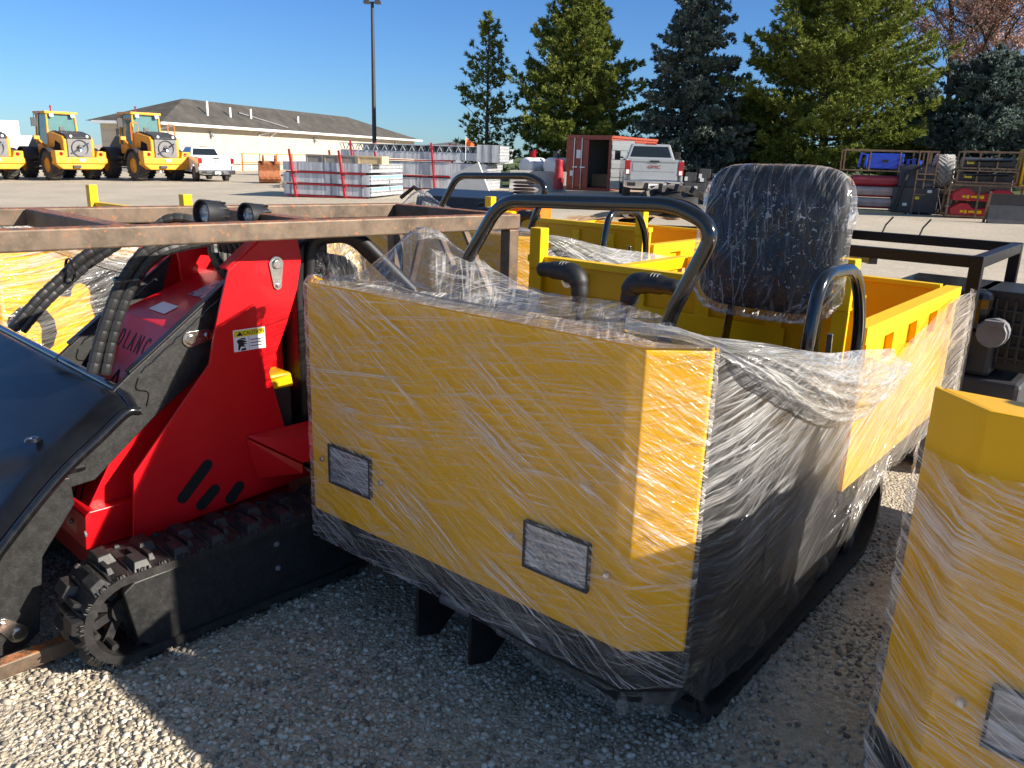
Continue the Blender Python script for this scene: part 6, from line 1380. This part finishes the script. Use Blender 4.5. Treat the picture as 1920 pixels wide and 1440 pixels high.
tree('pine_tree','largest green pine with sweeping branches right of the tall spruce', base_at((1535,340),46), 14.2, 6.0, MT['pine2'], 4, lambda z: pineprof(z), 38, 7, lambda z: .05+.62*z, .22, 4, trunk_r=.26, wind=.10)
tree('blue_spruce','broad low blue spruce at the right edge behind the attachment racks', base_at((1835,350),44), 6.3, 4.8, MT['spruce2'], 5, lambda z: (1-z)**.55, 30, 9, lambda z: -.05+.55*z, .24, 3, trunk_r=.2, size=(.26,.085))
tree('blue_spruce','small dark blue spruce filling the gap right of the largest pine', base_at((1700,345),49), 5.4, 3.0, MT['spruce2'], 6, lambda z: (1-z)**.6, 20, 8, lambda z: -.05+.5*z, .24, 3, trunk_r=.15, size=(.26,.085))
tree('fir_tree','low dark evergreen between the blue spruce and the largest pine', base_at((1400,345),52), 4.6, 4.2, MT['pine'], 9, lambda z: (1-z)**.5, 16, 9, lambda z: .05+.4*z, .26, 3, trunk_r=.15)
def bare_tree(label, base, H, seed, leafy, spread, col):
    rng = random.Random(seed); root = empty('bare_tree', base, 0, label, 'tree', 'half-bare trees behind the spruces'); br = MB(); tips = []
    def grow(p, d, L, r, lev):
        pts = [p]; dd = Vector(d)
        for i in range(4): dd = (dd+Vector((rng.gauss(0,.12),rng.gauss(0,.12),rng.gauss(.04,.08)))).normalized(); pts.append(pts[-1]+dd*L/4)
        br.tube(pts, [r*(1-.13*i) for i in range(5)], 5 if lev < 2 else 3, cap=False)
        if lev >= 2: tips.extend(pts[1:])
        if lev >= 4: return
        for k in range((9,6,5,4)[lev]):
            t = rng.uniform(.25,1) if lev else rng.uniform(.22,1); i = min(3, int(t*4)); b = pts[i].lerp(pts[i+1], t*4-i); ax = Vector((rng.gauss(0,1),rng.gauss(0,1),rng.gauss(.35,.4))).normalized(); nd_ = (dd*(1-spread)+ax*spread*1.3).normalized(); grow(b, nd_, L*rng.uniform(.38,.62)*(1.1-.35*t if lev == 0 else 1), max(.016, r*.42), lev+1)
    grow(Vector((0,0,0)), Vector((0,0,1)), H*.85, H*.014, 0)
    br.build('trunk', MT['bark'], root); V = []; nr = np.random.default_rng(seed)
    for t in tips:
        for _ in range(leafy if nr.uniform() < .8 else 0):
            c = np.array(t)+nr.normal(0,.16,3); a = nr.normal(0,1,3); a /= np.linalg.norm(a); b = np.cross(a, nr.normal(0,1,3)); b /= np.linalg.norm(b)+1e-9; l = .14*nr.uniform(.6,1.4); V += [c, c+a*l*.5-b*l*.28, c+a*l, c+a*l*.5+b*l*.28]
    V = np.array(V); raw('crown', V, np.arange(len(V)), 4, col, root); return root
bare_tree('half-dead tree with thin rusty-pink foliage behind the broad spruce', base_at((1775,340),52), 15.5, 11, 10, .62, MT['deadleaf'])
bare_tree('dark bare-limbed tree at the top right corner', base_at((1895,340),50), 15., 12, 1, .66, MT['deadleaf'])

# ================================================================ sky, sun, camera
SUN_AZ, SUN_EL = R_(-21.5), R_(26.5)     # azimuth from +X (to the right of the view)
w = bpy.data.worlds.new('World'); scene.world = w; w.use_nodes = True; nt = w.node_tree; nt.nodes.clear()
sk = nt.nodes.new('ShaderNodeTexSky'); sk.sky_type = 'NISHITA'; sk.sun_disc = False; sk.sun_elevation = SUN_EL; sk.sun_rotation = math.pi/2-SUN_AZ
sk.altitude = 200; sk.air_density = 1.0; sk.dust_density = .1; sk.ozone_density = 2.0
bg = nt.nodes.new('ShaderNodeBackground'); bg.inputs['Strength'].default_value = .095; ow = nt.nodes.new('ShaderNodeOutputWorld')
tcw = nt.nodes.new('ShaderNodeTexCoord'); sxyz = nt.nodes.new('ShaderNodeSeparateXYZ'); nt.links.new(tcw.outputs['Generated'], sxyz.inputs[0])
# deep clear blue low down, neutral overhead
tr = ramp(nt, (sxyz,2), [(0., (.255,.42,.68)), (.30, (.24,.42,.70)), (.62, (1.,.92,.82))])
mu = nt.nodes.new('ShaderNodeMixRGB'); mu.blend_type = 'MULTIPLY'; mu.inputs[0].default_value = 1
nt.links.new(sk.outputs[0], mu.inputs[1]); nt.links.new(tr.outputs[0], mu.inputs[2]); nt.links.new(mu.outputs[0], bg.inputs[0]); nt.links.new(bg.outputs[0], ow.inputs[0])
s = Vector((math.cos(SUN_AZ)*math.cos(SUN_EL), math.sin(SUN_AZ)*math.cos(SUN_EL), math.sin(SUN_EL)))
ld = bpy.data.lights.new('sun','SUN'); ld.energy = 5.0; ld.angle = R_(.53); ld.color = (1,.91,.78); lo = bpy.data.objects.new('sun', ld); COL.objects.link(lo); lo.rotation_euler = s.to_track_quat('Z','Y').to_euler(); lo.location = s*30
cam = bpy.data.cameras.new('camera'); cam.sensor_width = 36; cam.lens = FPX/1920*36; cam.clip_start = .05; cam.clip_end = 3000
co = bpy.data.objects.new('camera', cam); COL.objects.link(co); M = Matrix((Vector(RT),Vector(UP),-Vector(FW))).transposed().to_4x4(); M.translation = Vector(CAMP); co.matrix_world = M; scene.camera = co
scene.view_settings.view_transform = 'Standard'; scene.view_settings.look = 'None'; scene.view_settings.exposure = 1.06; scene.view_settings.gamma = 1
scene.render.resolution_x = 1024; scene.render.resolution_y = 768
scene.cycles.transparent_max_bounces = 24
